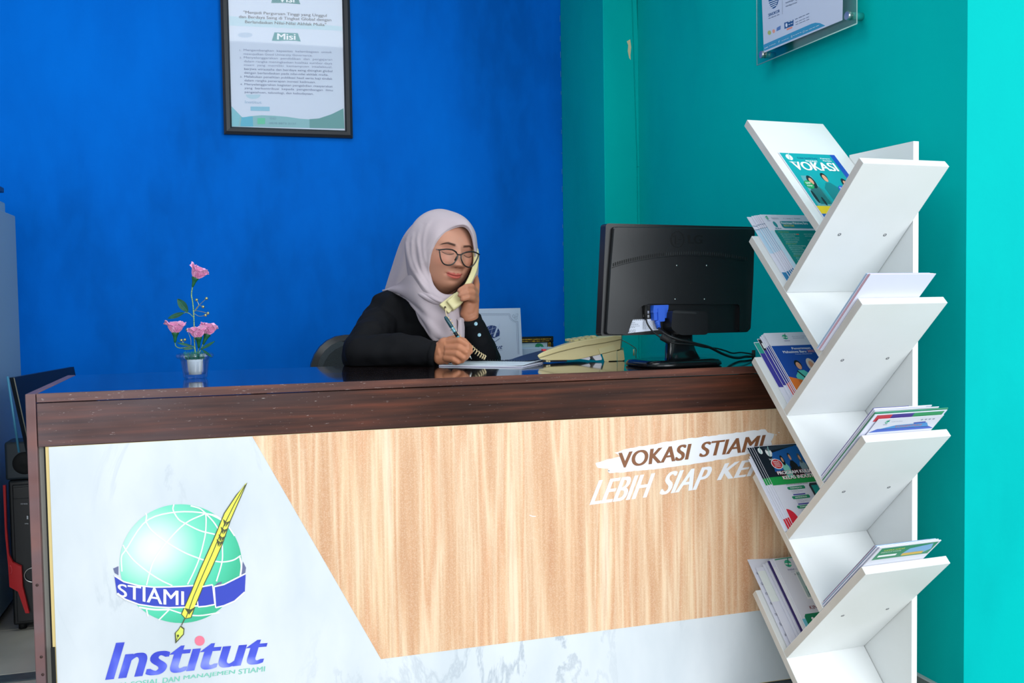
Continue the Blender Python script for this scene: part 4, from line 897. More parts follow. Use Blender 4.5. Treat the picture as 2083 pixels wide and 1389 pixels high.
mprism(b, q, -.012, -.040, M['black'], True); b.build('bezel', mon)
b = MB(); qi = rr_poly([(372, 150), (1508, 176), (1470, 968), (334, 1000)], 20); mprism(b, qi, -.041, -.0405, ink('#0a0c10', .15)); b.build('screen', mon)
shell = [(400, 160), (1512, 174), (1500, 560), (1478, 972), (1388, 984), (1392, 768), (665, 765), (610, 785), (572, 832), (535, 915), (505, 1008), (340, 1003), (372, 500)]
b = MB(); sh = rr_poly(shell, 22, 4); A0 = [m2(*p, -.0118) for p in sh]; c0 = np.mean([np.array(p) for p in sh], axis=0)
lv = []
for o_, k_ in ((-.0118, 1.0), (-.004, .997), (0, .988)): lv.append([m2(*(c0+(np.array(p)-c0)*k_), -.0118)+mn*(o_+.0118) for p in sh])
n = len(sh)
for a, c in ((0, 1), (1, 2)): b.add(lv[a]+lv[c], [(i, (i+1) % n, n+(i+1) % n, n+i) for i in range(n)], M['black'], True)
b.add(lv[2], [list(range(n))], M['black']); shell_o = b.build('back_shell', mon)
# vents along the arch; the right-hand slots have a lit tone in their colour
vt = MB(); vm_ = M['blackmat']; lit = ink('#24282a', .5)
def arch(x): return 470-100*math.sin(PI*(x-400)/1250)**.8 if 400 < x < 1650 else 470
for i in range(62):
    x = 412+i*17.2; y = arch(x); h = 25 if i < 22 else 22
    vt.prism([m2(x, y+6, .0004), m2(x+8, y+5, .0004), m2(x+9, y-h+4, .0004), m2(x+1, y-h+5, .0004)], mn*.0008, vm_ if i < 24 else lit)
vt.build('vent_slots', mon)['kind'] = 'stuff'
rg = MB(); rg.tube([m2(x, arch(x)+14, .0006) for x in range(405, 1480, 40)], .0009, M['black'], 6); rg.build('vent_ridge', mon)
for (x, y) in ((913, 463), (1147, 463), (900, 727), (1130, 727)):
    q = MB(); q.lathe([(.0022, 0), (.0022, .0008), (0, .001)], m2(x, y, .0003), M['metal'], 12, axis=(mu, mv, mn)); q.build('mount_screw', mon)
q = MB(); q.lathe([(.0036, 0), (.0034, .0006), (.002, .0007), (.0018, .0001), (0, .0001)], m2(1018, 600, .0002), M['blackmat'], 16, axis=(mu, mv, mn)); q.build('lock_hole', mon)
lg = MB(); m_lg = ink('#1f2326', .25); dkk = ink('#08090a', .5); cc = (920, 258)
fl_ = lambda o: (lambda X, Y: m2(X, Y, o))
o_ = ell(cc[0], cc[1], 50, 62, 32)+[ell(cc[0], cc[1], 50, 62, 32)[0]]; strip(lg, o_, 7, fl_(.0007), dkk)
strip(lg, [(905, 225), (905, 292), (930, 292)], 8, fl_(.0007), dkk); strip(lg, [(952, 258), (925, 258)], 7, fl_(.0007), dkk); lg.poly([m2(*p, .0007) for p in ell(890, 235, 7, 8, 10)], dkk)
put_text(lg, 'LG', bil([(1002, 222), (1116, 226), (1114, 292), (1002, 290)], fl_(.0007)), dkk, .05); lg.build('lettering', mon)
# sockets, label, plug
b = MB(); mprism(b, [(640, 780), (700, 780), (700, 880), (650, 880)], -.0118, -.0090, M['blackmat']); 
for (x, y) in ((650, 845), (682, 818), (682, 850)): mprism(b, [(x, y), (x+14, y), (x+14, y+22), (x, y+22)], -.009, -.0085, M['metal'])
b.build('socket_panel', mon)
b = MB(); mprism(b, [(532, 888), (770, 880), (770, 968), (512, 996)], -.0118, -.0112, ink('#d4dbea')); lab = b.build('label_sticker', mon)
s = MB(); fg = fl_(-.0108); dk = ink('#3a3f4a')
def dash(x, y, x2, h, n):
    for i in range(n): strip(s, [(x+(x2-x)*i/n, y-h*.4-1.5*i/n), (x+(x2-x)*(i+.7)/n, y-h*.4-1.5*(i+.7)/n)], h*.4, fg, dk)
for x, y, x2, h, n in ((540, 895, 690, 9, 9), (526, 915, 590, 7, 5), (526, 928, 615, 7, 6), (524, 941, 625, 7, 7), (524, 952, 590, 7, 4)): dash(x, y, x2, h, n)
put_text(s, 'CE', bil([(520, 973), (545, 971), (545, 988), (520, 990)], fg), dk, .02)
for q in range(9): dash(645, 906+q*7, 740, 4, 5+q % 3)
strip(s, ell(558, 978, 8, 9, 16)+[(566, 978)], 1.5, fg, dk); strip(s, [(574, 966), (588, 966), (584, 988), (577, 988), (574, 966)], 1.5, fg, dk)
s.build('lettering', lab)
b = MB(); mprism(b, rr_poly([(812, 812), (1080, 825), (1088, 1004), (872, 1008), (800, 960)], 30), -.0115, .030, M['black'], True); hg = b.build('hinge_cover', mon)
b = MB(); mprism(b, rr_poly([(880, 818), (1060, 828), (1070, 842), (880, 836)], 6), .0302, .0312, ink('#2c2f31', .3)); b.build('hinge_trim', hg)
# neck down to the base
b = MB(); rows = []
for (y, xl, xr, o) in ((985, 885, 1050, .012), (1060, 868, 1056, .016), (1130, 862, 1080, .028), (1180, 862, 1110, .040), (1210, 858, 1128, .052)):
    L0 = m2(xl, y, o); R0 = m2(xr, y, o); r_ = []
    for t in np.linspace(0, 2*PI, 24, endpoint=False):
        cs, sn = math.cos(t), math.sin(t); e = .55; cs = math.copysign(abs(cs)**e, cs); sn = math.copysign(abs(sn)**e, sn)
        r_.append((L0+R0)/2+(R0-L0)/2*cs+mn*(-.018+.018*sn))
    rows.append(r_)
for k_ in range(24): rows[-1][k_] = V3(rows[-1][k_][0], rows[-1][k_][1], ZT+.016)
b.grid(rows, M['blackgloss'], True, True); b.add(rows[-1], [list(range(24))], M['black']); b.build('neck', mon)
hu = V3(mu[0], mu[1], 0); hu /= np.linalg.norm(hu); hn = V3(-hu[1], hu[0], 0)
bc = V3(1.103, 2.286, ZT); ax = (hu, hn, V3(0, 0, 1)); b = MB()
def sup(a, c, z, e=.45, n=56): return [bc+hu*a*math.copysign(abs(math.cos(t))**e, math.cos(t))+hn*c*math.copysign(abs(math.sin(t))**e, math.sin(t))+V3(0, 0, z) for t in np.linspace(0, 2*PI, n, endpoint=False)]
b.grid([sup(.108, .085, .0005), sup(.112, .089, .003), sup(.111, .088, .009), sup(.106, .083, .015), sup(.09, .068, .018)], M['blackgloss'], True, True); b.add(sup(.09, .068, .018), [list(range(56))], M['blackgloss'], True); b.add(sup(.108, .085, .0005), [list(range(56))[::-1]], M['blackgloss']); b.build('base', mon)

# video plug and cables
m_vga = mat('blue_plug', '#2a5fd0', .4)
vc = empty('video_cable', m2(770, 960, .01), 'black video cable with a blue plug at the back of the monitor', 'cable')
b = MB()
mprism(b, rr_poly([(705, 775), (822, 772), (818, 812), (700, 838)], 8), -.0110, .006, m_vga, True)
mprism(b, rr_poly([(704, 800), (740, 800), (742, 890), (712, 895)], 6), -.0110, .004, m_vga, True); mprism(b, rr_poly([(786, 795), (822, 795), (806, 878), (788, 868)], 6), -.0110, .004, m_vga, True)
mprism(b, rr_poly([(735, 800), (792, 798), (788, 900), (738, 905)], 6), -.0110, .008, m_vga, True); b.build('plug', vc)
b = MB(); b.tube([m2(760, 895, .001), m2(765, 925, .001), m2(772, 960, .002)], [.0075, .0065, .005], m_vga, 12)
for k_ in range(5): a = m2(758+3*k_, 900+12*k_, .001); c = m2(760+3*k_, 904+12*k_, .001); b.tube([a, c], .0078-.0004*k_, m_vga, 12)
b.build('strain_relief', vc)
cablepts = [m2(772, 955, .004), m2(800, 985, .03), m2(850, 1015, .045), m2(930, 1045, .05), m2(1000, 1060, .048), m2(1070, 1078, .04), m2(1170, 1105, .025), m2(1260, 1150, .0), m2(1340, 1180, -.04), m2(1400, 1187, -.07), m2(1450, 1178, -.09), m2(1500, 1176, -.10), m2(1516, 1160, -.11)]
b = MB(); b.tube(catmull(cablepts, 70), .0036, M['cable'], 10); b.build('cord', vc)
pc_ = empty('power_cable', m2(670, 880, .0), 'thin black power cable with ferrite barrel behind the monitor', 'cable')
b = MB(); b.tube([m2(667, 775, -.006), m2(668, 840, -.006), m2(670, 885, -.005)], [.0052, .005, .003], M['blackmat'], 12); b.build('plug', pc_)
b = MB(); b.tube(catmull([m2(670, 880, -.005), m2(685, 925, .004), m2(720, 975, .012), m2(770, 1015, .025), m2(830, 1050, .05), m2(900, 1072, .056), m2(980, 1080, .055), m2(1060, 1088, .045), m2(1140, 1105, .03), m2(1220, 1112, .005), m2(1290, 1130, -.03), m2(1350, 1150, -.06), m2(1420, 1145, -.08), m2(1515, 1160, -.11)], 70), .0021, M['cable'], 8); b.build('cord', pc_)
b = MB(); A = m2(790, 1020, .050); B_ = m2(862, 1058, .056); b.tube([A, A+(B_-A)*.06, A+(B_-A)*.94, B_], [.006, .0085, .0085, .006], M['blackmat'], 16)
for k_ in range(1, 9): c = A+(B_-A)*k_/9; b.tube([c-(B_-A)*.012, c+(B_-A)*.012], .0089, M['black'], 16)
b.build('ferrite_barrel', pc_)
b = MB(); e = m2(1516, 1160, -.11); b.tube([e+V3(0, 0, .012), e+V3(0, 0, -.012), V3(e[0], e[1], ZT+.001)], [.005, .005, .004], M['blackmat'], 12); b.build('cable_grommet', pc_)

# ================================================================== TELEPHONE
YT = 2.500
def c3(X, Y, y=YT): return ony(1040+X/7.44, 670+Y/7.44, y)
tel = empty('telephone', (1.0, YT+.08, ZT), 'aged cream desk telephone without its handset beside the monitor', 'telephone')
up = [(395, 395), (420, 372), (520, 325), (700, 265), (900, 205), (1100, 163), (1300, 135), (1450, 115), (1560, 96), (1668, 96), (1668, 148), (1500, 185), (1380, 208), (1100, 250), (900, 295), (700, 345), (500, 408), (415, 432)]
lo = [(415, 434), (500, 412), (700, 350), (900, 300), (1100, 255), (1380, 213), (1500, 190), (1668, 152), (1655, 300), (1590, 318), (1360, 375), (1200, 410), (1050, 448), (940, 462), (600, 468), (480, 462), (440, 450)]
dw = V3(.066, .15, 0)
def bevprism(name, pts, off0, vec, m, parent, r=.003):
    bm = bmesh.new(); A = [bm.verts.new(tuple(np.array(p)+off0)) for p in pts]; B_ = [bm.verts.new(tuple(np.array(p)+off0+vec)) for p in pts]; n = len(pts)
    bm.faces.new(A); bm.faces.new(B_[::-1])
    for i in range(n): bm.faces.new((A[(i+1) % n], A[i], B_[i], B_[(i+1) % n]))
    bmesh.ops.recalc_face_normals(bm, faces=bm.faces)
    ee = [e for e in bm.edges if len(e.link_faces) == 2 and e.calc_face_angle(0) > .5]
    bmesh.ops.bevel(bm, geom=ee, offset=r, segments=3, affect='EDGES', profile=.6, clamp_overlap=True)
    mb = MB(); bm.verts.index_update(); mb.add([v.co[:] for v in bm.verts], [[v.index for v in f.verts] for f in bm.faces], m, False); bm.free(); o = mb.build(name, parent); return o
zfix = V3(0, 0, 0)
bevprism('upper_case', [c3(*p) for p in up], zfix, dw, M['beige'], tel, .0022)
bevprism('lower_case', [c3(*p) for p in lo], zfix+V3(0, .0015, 0), dw-V3(0, .003, 0), M['beige'], tel, .0015)
def foot(pts, m=M['beige'], vec=V3(0, .03, 0), off=V3(0, .004, 0), name='foot'):
    P = [c3(*p) for p in pts]
    return MB().prism([p+off for p in P], vec, m).build(name, tel)
zt_ = lambda x: 0
foot([(1368, 375), (1590, 320), (1592, 470), (1470, 474), (1468, 486), (1405, 486)], vec=V3(.058, .14, 0), name='support_foot', off=V3(0, -.003, 0)); foot([(1600, 330), (1655, 312), (1700, 318), (1716, 455), (1690, 470), (1605, 474)], vec=V3(.058, .14, 0), name='support_foot', off=V3(0, .0, 0))
foot([(530, 468), (595, 468), (597, 496), (540, 494)], M['beigelight'], name='foot')
foot([(1315, 292), (1550, 235), (1580, 310), (1345, 372)], M['beigelight'], V3(0, .004, 0), V3(0, -.0012, 0), 'side_cover')
wl_ = mat('white_plug', '#e6e6ee', .4)
foot([(1050, 448), (1205, 415), (1218, 440), (1200, 468), (1160, 462)], wl_, V3(0, .05, 0), V3(0, .01, 0), 'bracket'); foot([(1240, 408), (1360, 380), (1385, 440), (1380, 462), (1290, 470), (1262, 440)], wl_, V3(0, .05, 0), V3(0, .006, 0), 'bracket')
sm_ = MB(); sm_.tube([c3(x, y)+V3(0, -.0008, 0) for x, y in ((410, 434), (500, 410), (700, 347), (900, 297), (1100, 252), (1380, 210), (1500, 187), (1666, 150))], .0007, ink('#6b6448', .6), 6); sm_.build('case_seam', tel)
# keys on the slanted top
for i in range(4):
    for j in range(3):
        p = c3(1340-i*95, 128+i*14.5)+V3(0, .045+j*.03, -.0012); t_ = c3(900, 205)-c3(1300, 135); t_ /= np.linalg.norm(t_)
        k_ = MB(); u_ = t_*.006; v_ = V3(0, .009, 0); nz_ = np.cross(v_, u_); nz_ = nz_/np.linalg.norm(nz_)*.0032; nz_ = nz_ if nz_[2] > 0 else -nz_
        k_.hexa([p-u_-v_-nz_, p+u_-v_-nz_, p+u_+v_-nz_, p-u_+v_-nz_, p-u_-v_+nz_, p+u_-v_+nz_, p+u_+v_+nz_, p-u_+v_+nz_], M['beigelight']); k_.build('key', tel)
k_ = MB(); p = c3(545, 322)+V3(0, .03, .001); k_.bbox(p-V3(.005, .008, .003), p+V3(.005, .008, .0022), ink('#c8323c', .4), .001); k_.build('red_key', tel)
k_ = MB(); p = c3(1355, 112)+V3(0, .06, .0); k_.bbox(p-V3(.006, .01, .006), p+V3(.006, .01, .002), M['beige'], .0015); k_.build('cradle_hook', tel)
# line cord of the phone
b = MB(); b.tube(catmull([c3(1655, 150, YT+.08), c3(1700, 175, YT+.09), c3(1760, 205, YT+.1), c3(1840, 255, YT+.13), c3(1890, 300, YT+.15), c3(1885, 380, YT+.16), c3(1900, 470, YT+.18)], 30), .0012, mat('pale_cord', '#8e9a86', .5), 8)
b.build('line_cord', tel)
b = MB(); p = c3(1855, 345, YT+.14); b.tube([p+V3(0, 0, .009), p-V3(0, 0, .010)], .0022, M['beigelight'], 10); b.build('cord_connector', tel)

# ================================================================== NOTEBOOK on the counter
nA, nB = onz(893, 745, ZT), onz(1066, 748, ZT); nu_ = (nB-nA); wn = np.linalg.norm(nu_); nu_ /= wn; nv_ = V3(-nu_[1], nu_[0], 0)
dpn = .165
note = empty('spiral_notebook', nA, 'open white spiral notebook with handwriting under her writing hand', 'notebook')
def nb_pt(u, v, z): return nA+nu_*u*wn+nv_*v*dpn+V3(0, 0, z)
b = MB()
for k_ in range(1):
    b.hexa([nb_pt(0, 0, .0006), nb_pt(.98, 0, .0006), nb_pt(.94, 1, .0006), nb_pt(0, 1, .0006), nb_pt(0, 0, .0035), nb_pt(.97, 0, .0035), nb_pt(.93, 1, .0035), nb_pt(0, 1, .0035)], M['paper'])
b.build('page_block', note)
G = np.array([[nb_pt(u, v, .0040+.012*max(0, u-.75)**2*16*(.2+.8*v)) for v in np.linspace(0.01, 1, 6)] for u in np.linspace(0, .98, 16)])
b = MB(); b.slabgrid(G, .0006, ink('#dde7f0', .6)); b.build('page', note)
cvr = MB(); cvr.hexa([nb_pt(-.005, -.01, .0001), nb_pt(.99, -.01, .0001), nb_pt(.95, 1.0, .0001), nb_pt(-.005, 1.0, .0001), nb_pt(-.005, -.01, .0006), nb_pt(.99, -.01, .0006), nb_pt(.95, 1, .0006), nb_pt(-.005, 1, .0006)], ink('#3b2f66', .4)); cvr.build('cover', note)
s = MB(); hw = ink('#7d93a6')
fh = lambda u, v: nb_pt(.3+.65*u, .08+.8*v, .0046+.012*max(0, (.3+.65*u)-.75)**2*16*(.2+.8*(.08+.8*v)))
random.seed(4)
for r_ in range(7):
    u = .02
    while u < .95:
        w_ = random.uniform(.05, .12); strip(s, [(u+w_*t/6, .1+r_*.12+random.uniform(-.02, .03)) for t in range(7)], .006, fh, hw); u += w_+.03
s.build('handwriting', note)
sp_ = MB()
for k_ in range(34):
    u = .02+k_*.031; c = nb_pt(u, .985, .0035)
    if u > 1.02: break
    sp_.tube([c+nv_*.005*math.cos(t)+V3(0, 0, .0045*math.sin(t))+nu_*.0012*t/PI for t in np.linspace(-.3, PI+.3, 8)], .0006, ink('#3b4046', .3), 6)
sp_.build('wire_binding', note)['kind'] = 'stuff'

# dark folder with a curled cover behind the notebook
fo = MB(); P = [[at(1022, 731, 2.80), at(1050, 729, 2.80), at(1096, 729, 2.80)], [at(1022, 730, 2.84), at(1060, 721, 2.84), at(1098, 715.5, 2.84)], [at(1022, 729, 2.90), at(1060, 722, 2.90), at(1128, 713, 2.90)]]
fz = MB()
def fpt(u, v):   # lies on the counter with its right side curling up
    x = .762+.155*u; y = 2.585+.10*v; z = ZT+.0015+.036*max(0, (u-.12))**.8*(.25+.75*v)*(1 if u < .75 else 1-.35*(u-.75)); return V3(x, y, z)
fz.slabgrid(np.array([[fpt(u, v) for v in np.linspace(0, 1, 6)] for u in np.linspace(0, 1, 14)]), .0018, ink('#363c46', .4))
fz.slabgrid(np.array([[V3(.745+.17*u, 2.58+.10*v, ZT+.0011) for v in (0, .5, 1)] for u in (0, .5, 1)]), .0016, ink('#2a3038', .4))
fz.build('folder', label='dark grey folder with a curled cover lying behind the open notebook', cat='folder')

# ================================================================== FLOWERS IN A GLASS POT
potc = onz(397, 771, ZT)+V3(0, .022, 0); sc_f = 2.33
def fp(x, y, dd=0.0): return at(x, y, float((potc-CO)@CF)+dd)
fpot = empty('artificial_flowers', potc, 'pink artificial flowers in a small lobed clear glass pot on the counter', 'flowers')
prof = [(.0235, .0006), (.0255, .004), (.0275, .02), (.0300, .040), (.0315, .046), (.038, .049), (.0405, .054), (.039, .059), (.034, .061), (.031, .0595), (.0300, .05), (.0275, .042), (.0250, .02), (.022, .010), (0.0002, .009)]
b = MB(); b.lathe(prof, potc, pane_mat('thin_clear_glass', .05, '#f2f6fa'), 64, 8, .07); b.build('glass_pot', fpot)
b = MB(); b.lathe([(.0145, .0098), (.018, .040), (.0185, .046), (.0165, .046), (.0002, .044)], potc, ink('#f0f1f4', .5), 28); b.build('inner_cup', fpot)
random.seed(9); b = MB(); mg_ = ink('#2f8f7d', .6)
for k_ in range(150):
    a = random.uniform(0, 2*PI); r_ = .022*math.sqrt(random.random()); p = potc+V3(r_*math.cos(a), r_*math.sin(a), .046); q = p+V3(random.uniform(-.006, .006), random.uniform(-.006, .006), random.uniform(.012, .021))
    b.tube([p, q], [.0006, .0002], mg_, 4)
b.build('plastic_grass', fpot)['kind'] = 'stuff'
m_pk = [mat('pink_petal_%s' % k_, c_, .6, var=v_, vscale=60, bump=.15, bscale=120, vstretch=(1, 1, 1), spec=.2) for k_, c_, v_ in (('a', '#eba3cf', '#f2bede'), ('b', '#e794c6', '#efb2d8'), ('c', '#f0b0d6', '#e99fcc'))]
m_cal = mat('green_calyx', '#0c4c2c', .5, var='#13603a', vscale=80); m_leaf = mat('dark_leaf', '#0f5e44', .45, var='#0a4632', vscale=50, bump=.3, bscale=90); m_stem = mat('glitter_green_wire', '#2f7a34', .35, metal=.4, var='#9fb37c', vscale=500); m_gold = mat('pale_gold_bead', '#a7ab83', .25, metal=.8)
def petal(mb, base, axis, ang, L_, W, opn, m):
    axis = axis/np.linalg.norm(axis); s0 = np.cross(axis, V3(.3, .9, .1)); s0 /= np.linalg.norm(s0); t0 = np.cross(axis, s0); rad = s0*math.cos(ang)+t0*math.sin(ang); tan = np.cross(axis, rad)
    G = []
    for v in np.linspace(0, 1, 9):
        row = []
        up_ = L_*v; out = L_*opn*(.25*v+.75*v*v*(1.1-.45*v)); wv = W*(math.sin(min(1, v*1.15+.12)*PI*.62))*(1 if v < .95 else .93)
        for u in np.linspace(-1, 1, 9):
            cr = -.35*W*u*u*(1-.5*v); ruff = .05*L_*math.sin(u*7+ang*3)*v*v
            row.append(base+axis*(up_*(1-.30*u*u*v*v)+ruff*.4)+rad*(out+cr+ruff)+tan*(wv*u))
        G.append(row)
    mb.slabgrid(G, .0005, m)
def flower(c0, c1, hw, L_, seed, npet=7):
    """c0: bottom of the cup, c1: top centre"""
    random.seed(seed); ax = c1-c0; fh_ = empty('flower_head', c0); fh_.parent = fpot; fh_.location = tuple(c0-potc)
    for ring, (nn, op, ll) in enumerate(((npet, .95, 1.0), (5, .55, .95), (4, .25, .85))):
        for k_ in range(nn):
            b = MB(); petal(b, c0, ax, 2*PI*(k_+.5*ring)/nn+random.uniform(-.15, .15), L_*ll*random.uniform(.92, 1.06), hw*.74, 1.5*op*hw/L_*random.uniform(.9, 1.1), m_pk[(k_+ring) % 3]); b.build('petal', fh_)
    return fh_
def calyx(c0, cb): b = MB(); P = [cb+(c0-cb)*t for t in (0, .1, .5, .8, 1.0, 1.12)]; b.tube(P, [.0012, .0028, .0042, .0062, .0088, .0078], m_cal, 14); b.build('calyx', fpot)
K8 = 1/853.
f1b, f1t = fp(397, 566), fp(408, 545); flower(f1b, f1t, .021, .031, 1); calyx(f1b, fp(391.5, 584))
f2b, f2t = fp(356.5, 678), fp(357, 660); flower(f2b, f2t, .022, .029, 2); calyx(f2b, fp(356, 697))
f3b, f3t = fp(404, 687, -.012), fp(401, 672, -.014); flower(f3b, f3t, .021, .027, 3); calyx(f3b, fp(404.5, 708, -.006))
f4b, f4t = fp(421, 681, .012), fp(425, 664, .012); flower(f4b, f4t, .0205, .029, 4); calyx(f4b, fp(413, 701, .008))
def stem(pts, r=.0011, m=m_stem, name='stem'): b = MB(); b.tube(catmull(pts, 24), r, m, 8); b.build(name, fpot)
stem([fp(391.5, 583), fp(389.5, 600), fp(392, 615), fp(394, 640), fp(395, 668), fp(396, 700), fp(398, 722)], .0014)
stem([fp(356, 697), fp(358, 704), fp(366, 708), fp(380, 706), fp(394, 705), fp(397, 720)]); stem([fp(404.5, 707, -.006), fp(401, 722)]); stem([fp(413, 700, .008), fp(408, 712, .004), fp(401, 724)])
stem([fp(393, 645), fp(386, 638), fp(378, 635)], .0009); stem([fp(378, 635), fp(374, 637)], .0009)
def leaf(a, b_, w_, bend=(0, 0, 0), name='leaf'):
    A, B_ = a, b_; d = B_-A; L_ = np.linalg.norm(d); d /= L_; sd = np.cross(d, CF); sd /= np.linalg.norm(sd); mb = MB(); G = []
    for v in np.linspace(0, 1, 12):
        wv = w_*math.sin(PI*min(1, v*.97+.02))**.75; c = A+d*L_*v+np.array(bend)*math.sin(PI*v)
        G.append([c+sd*wv*u-CF*(.12*w_*(1-abs(u))*-1) for u in np.linspace(-1, 1, 7)])
    mb.slabgrid(G, .0007, m_leaf); mb.tube([A+d*L_*v+np.array(bend)*math.sin(PI*v)-CF*.001+CF*.12*w_ for v in np.linspace(0, .95, 8)], .0005, ink('#2f7d5c'), 6); mb.build(name, fpot)
leaf(fp(382, 634), fp(361, 608), .0095); leaf(fp(374, 636), fp(341.5, 647.5), .0058); leaf(fp(392, 704), fp(360, 697, -.01), .003); leaf(fp(408, 711), fp(437, 694), .0036); leaf(fp(411, 711, -.01), fp(431, 726, -.02), .003); leaf(fp(394, 708), fp(372, 710, -.01), .003)
for (x, y, sx, sy) in ((400, 610, 404, 622), (420, 607, 404, 622), (413, 624, 404, 622), (423, 637, 400, 632), (418, 641, 405, 643), (369, 692, 374, 698), (376, 691, 374, 698), (381, 671, 388, 690)):
    p = fp(x, y, -.004); b = MB(); b.sphere(p, .0036, m_gold, 12, 8); bd_ = b.build('bead', fpot); stem([fp(393 if x > 390 else 388, 636 if 600 < y < 650 else 704), fp(sx, sy, -.002), p], .0006, m_gold, 'bead_wire')

# ================================================================== LEFT BACKGROUND: cabinet, leaning panel, computer
m_cab = mat('grey_blue_steel', '#7f9cb0', .45)
XCb = -.72; ycb = onx(31, 440, XCb)[1]; ztop = (onx(31, 440, XCb)[2]+onx(1, 426, XCb)[2])/2
cab = empty('filing_cabinet', (XCb-.23, 3.4, 0), 'tall pale blue grey steel cabinet at the left edge against the blue wall', 'cabinet')
MB().bbox((XCb-.46, 2.95, .03), (XCb, ycb, ztop), m_cab, .004).build('body', cab)
for k_ in range(4):
    z0 = .05+k_*(ztop-.07)/4; z1 = z0+(ztop-.07)/4-.008
    d_ = MB().bbox((XCb-.455, 2.932, z0), (XCb-.005, 2.951, z1), m_cab, .004).build('drawer', cab); MB().bbox((XCb-.30, 2.915, (z0+z1)/2-.01), (XCb-.16, 2.931, (z0+z1)/2+.01), M['metal'], .004).build('handle', d_)
MB().box((XCb-.44, 2.97, 0), (XCb-.02, ycb-.02, .03), M['blackmat']).build('plinth', cab)
tr = empty('document_tray', (XCb-.2, 3.5, ztop), 'two-tier document tray on top of the steel cabinet', 'tray')
e0 = onx(10.5, 413, XCb-.045); e1 = onx(9, 386, XCb-.045)
MB().bbox((XCb-.36, 3.12, ztop+.0005), (XCb-.045, e0[1]-.0, e0[2]+.001), mat('pale_blue_plastic', '#7fa3b4', .4), .006).build('lower_tray', tr)
MB().bbox((XCb-.36, 3.12, e1[2]-.012), (XCb-.045, e0[1]-.01, e1[2]+.006), mat('dark_teal_plastic', '#27405a', .4), .003).build('upper_tray', tr)
for x in (XCb-.345, XCb-.2):
    for y in (3.14, 3.2): MB().tube([(x, y, e0[2]), (x, y, e1[2]-.01)], .004, M['metal'], 8).build('post', tr)

# computer tower with red trim, on the floor
YPC = 3.27
fpc = lambda x, y, o=0.0: ony(x, y, YPC-o)
pcl, pcr = fpc(17, 1000)[0], fpc(17, 1000)[0]+.19; zpt = fpc(30, 978)[2]
pct = empty('computer_tower', ((pcl+pcr)/2, YPC+.2, 0), 'black computer tower with red side fin behind the counter end', 'computer')
MB().bbox((pcl, YPC, .02), (pcr, YPC+.40, zpt), M['black'], .006).build('case', pct)
MB().bbox((pcl+.012, YPC-.006, .03), (pcr-.012, YPC-.0004, zpt-.012), M['black'], .003).build('front_panel', pct)
MB().bbox((pcl+.014, YPC-.0105, zpt-.055), (pcr-.014, YPC-.0064, zpt-.02), M['black'], .002).build('optical_drive', pct)
rd = mat('red_plastic', '#c3141c', .3)
def C4(X, Y): return (X/2.625, 860+Y/2.625)
b = MB(); P = [C4(20, 330), C4(34, 330), C4(40, 560), C4(52, 700), C4(72, 740), C4(118, 762), C4(125, 870), C4(160, 1010), C4(140, 1010), C4(100, 895), C4(55, 870), C4(48, 760), C4(32, 600)]
b.prism([fpc(x, y, .011) for x, y in P], (0, -.012, 0), rd); b.build('red_fin', pct)
b = MB(); b.tube([fpc(*C4(50+14*math.sin(t), 785-24*math.cos(t)), .0245) for t in np.linspace(.2, 2.6, 12)], .0018, ink('#e0474c', .3), 8); b.build('fin_groove', pct)
b = MB(); cpt = fpc(*C4(172, 812), .012); b.tube([cpt+V3(.022*math.cos(t), 0, .022*math.sin(t)) for t in np.linspace(0, 2*PI, 28)], .0018, M['metal'], 8); b.build('power_button_ring', pct)
s = MB(); wt = ink('#c8ccd2', .4)
for (t_, X0, X1_, Y, h) in (('DVD WRITER', 110, 148, 436, 7), ('I', 143, 151, 514, 18), ('GAMING', 132, 152, 541, 6)): line_text(s, t_, C4(X0, Y)[0], C4(X1_, Y)[0], C4(X0, Y)[1], C4(X1_, Y)[1], h/2.625, lambda x, y: fpc(x, y, .0115), wt, .02)
s.build('lettering', pct)
for x in (pcl+.02, pcr-.02):
    for y in (YPC+.03, YPC+.36): MB().tube([(x, y, .0), (x, y, .021)], .012, M['blackmat'], 12).build('foot', pct)
# old flat monitor standing on the tower
om = empty('speaker', ((pcl+pcr)/2, YPC+.1, zpt), 'dark grey box-shaped speaker standing on the computer tower', 'speaker')
a0 = fpc(*C4(16, 115)); a1 = fpc(*C4(84, 62)); a2 = fpc(*C4(40, 320)); 
b = MB(); b.bbox((fpc(8, 940)[0], YPC+.01, zpt+.0006), (pcr-.03, YPC+.115, fpc(30, 900)[2]), mat('dark_grey_plastic', '#2f3a42', .5), .008); om_ = b.build('housing', om)
b = MB(); b.lathe([(.035, -.001), (.033, .002), (.02, -.0), (.012, .003), (0, .004)], fpc(50, 942, -.0093)+V3(0, 0, 0), M['blackmat'], 28, axis=(V3(1, 0, 0), V3(0, 0, 1), V3(0, -1, 0))); b.build('cone', om)
# dark board leaning between cabinet and counter
lb = empty('leaning_screen', onz(60, 1200, 0), 'large flat black screen panel leaning behind the left end of the counter', 'screen')
A = onz(19, 768, .80); B_ = onz(143, 746, .80); dn = V3(.045, .03, -.312)
for nm, pts, m_, t_ in (('panel', [A, B_, B_+dn, A+dn], ink('#15191f', .35), V3(.012, -.006, 0)),):
    b = MB(); b.hexa([p for p in pts]+[p+t_ for p in pts], m_); b.build(nm, lb)
b = MB(); b.tube([A+V3(.014, -.009, .0), A+dn+V3(.014, -.009, 0)], .0016, ink('#6c6a60', .5), 6); b.build('edge_trim', lb)
b = MB(); b.tube([A+V3(-.004, -.003, .004), A+V3(.020, -.01, -.22)], .0035, ink('#3f7f9f', .4), 6); b.build('blue_edge', lb)

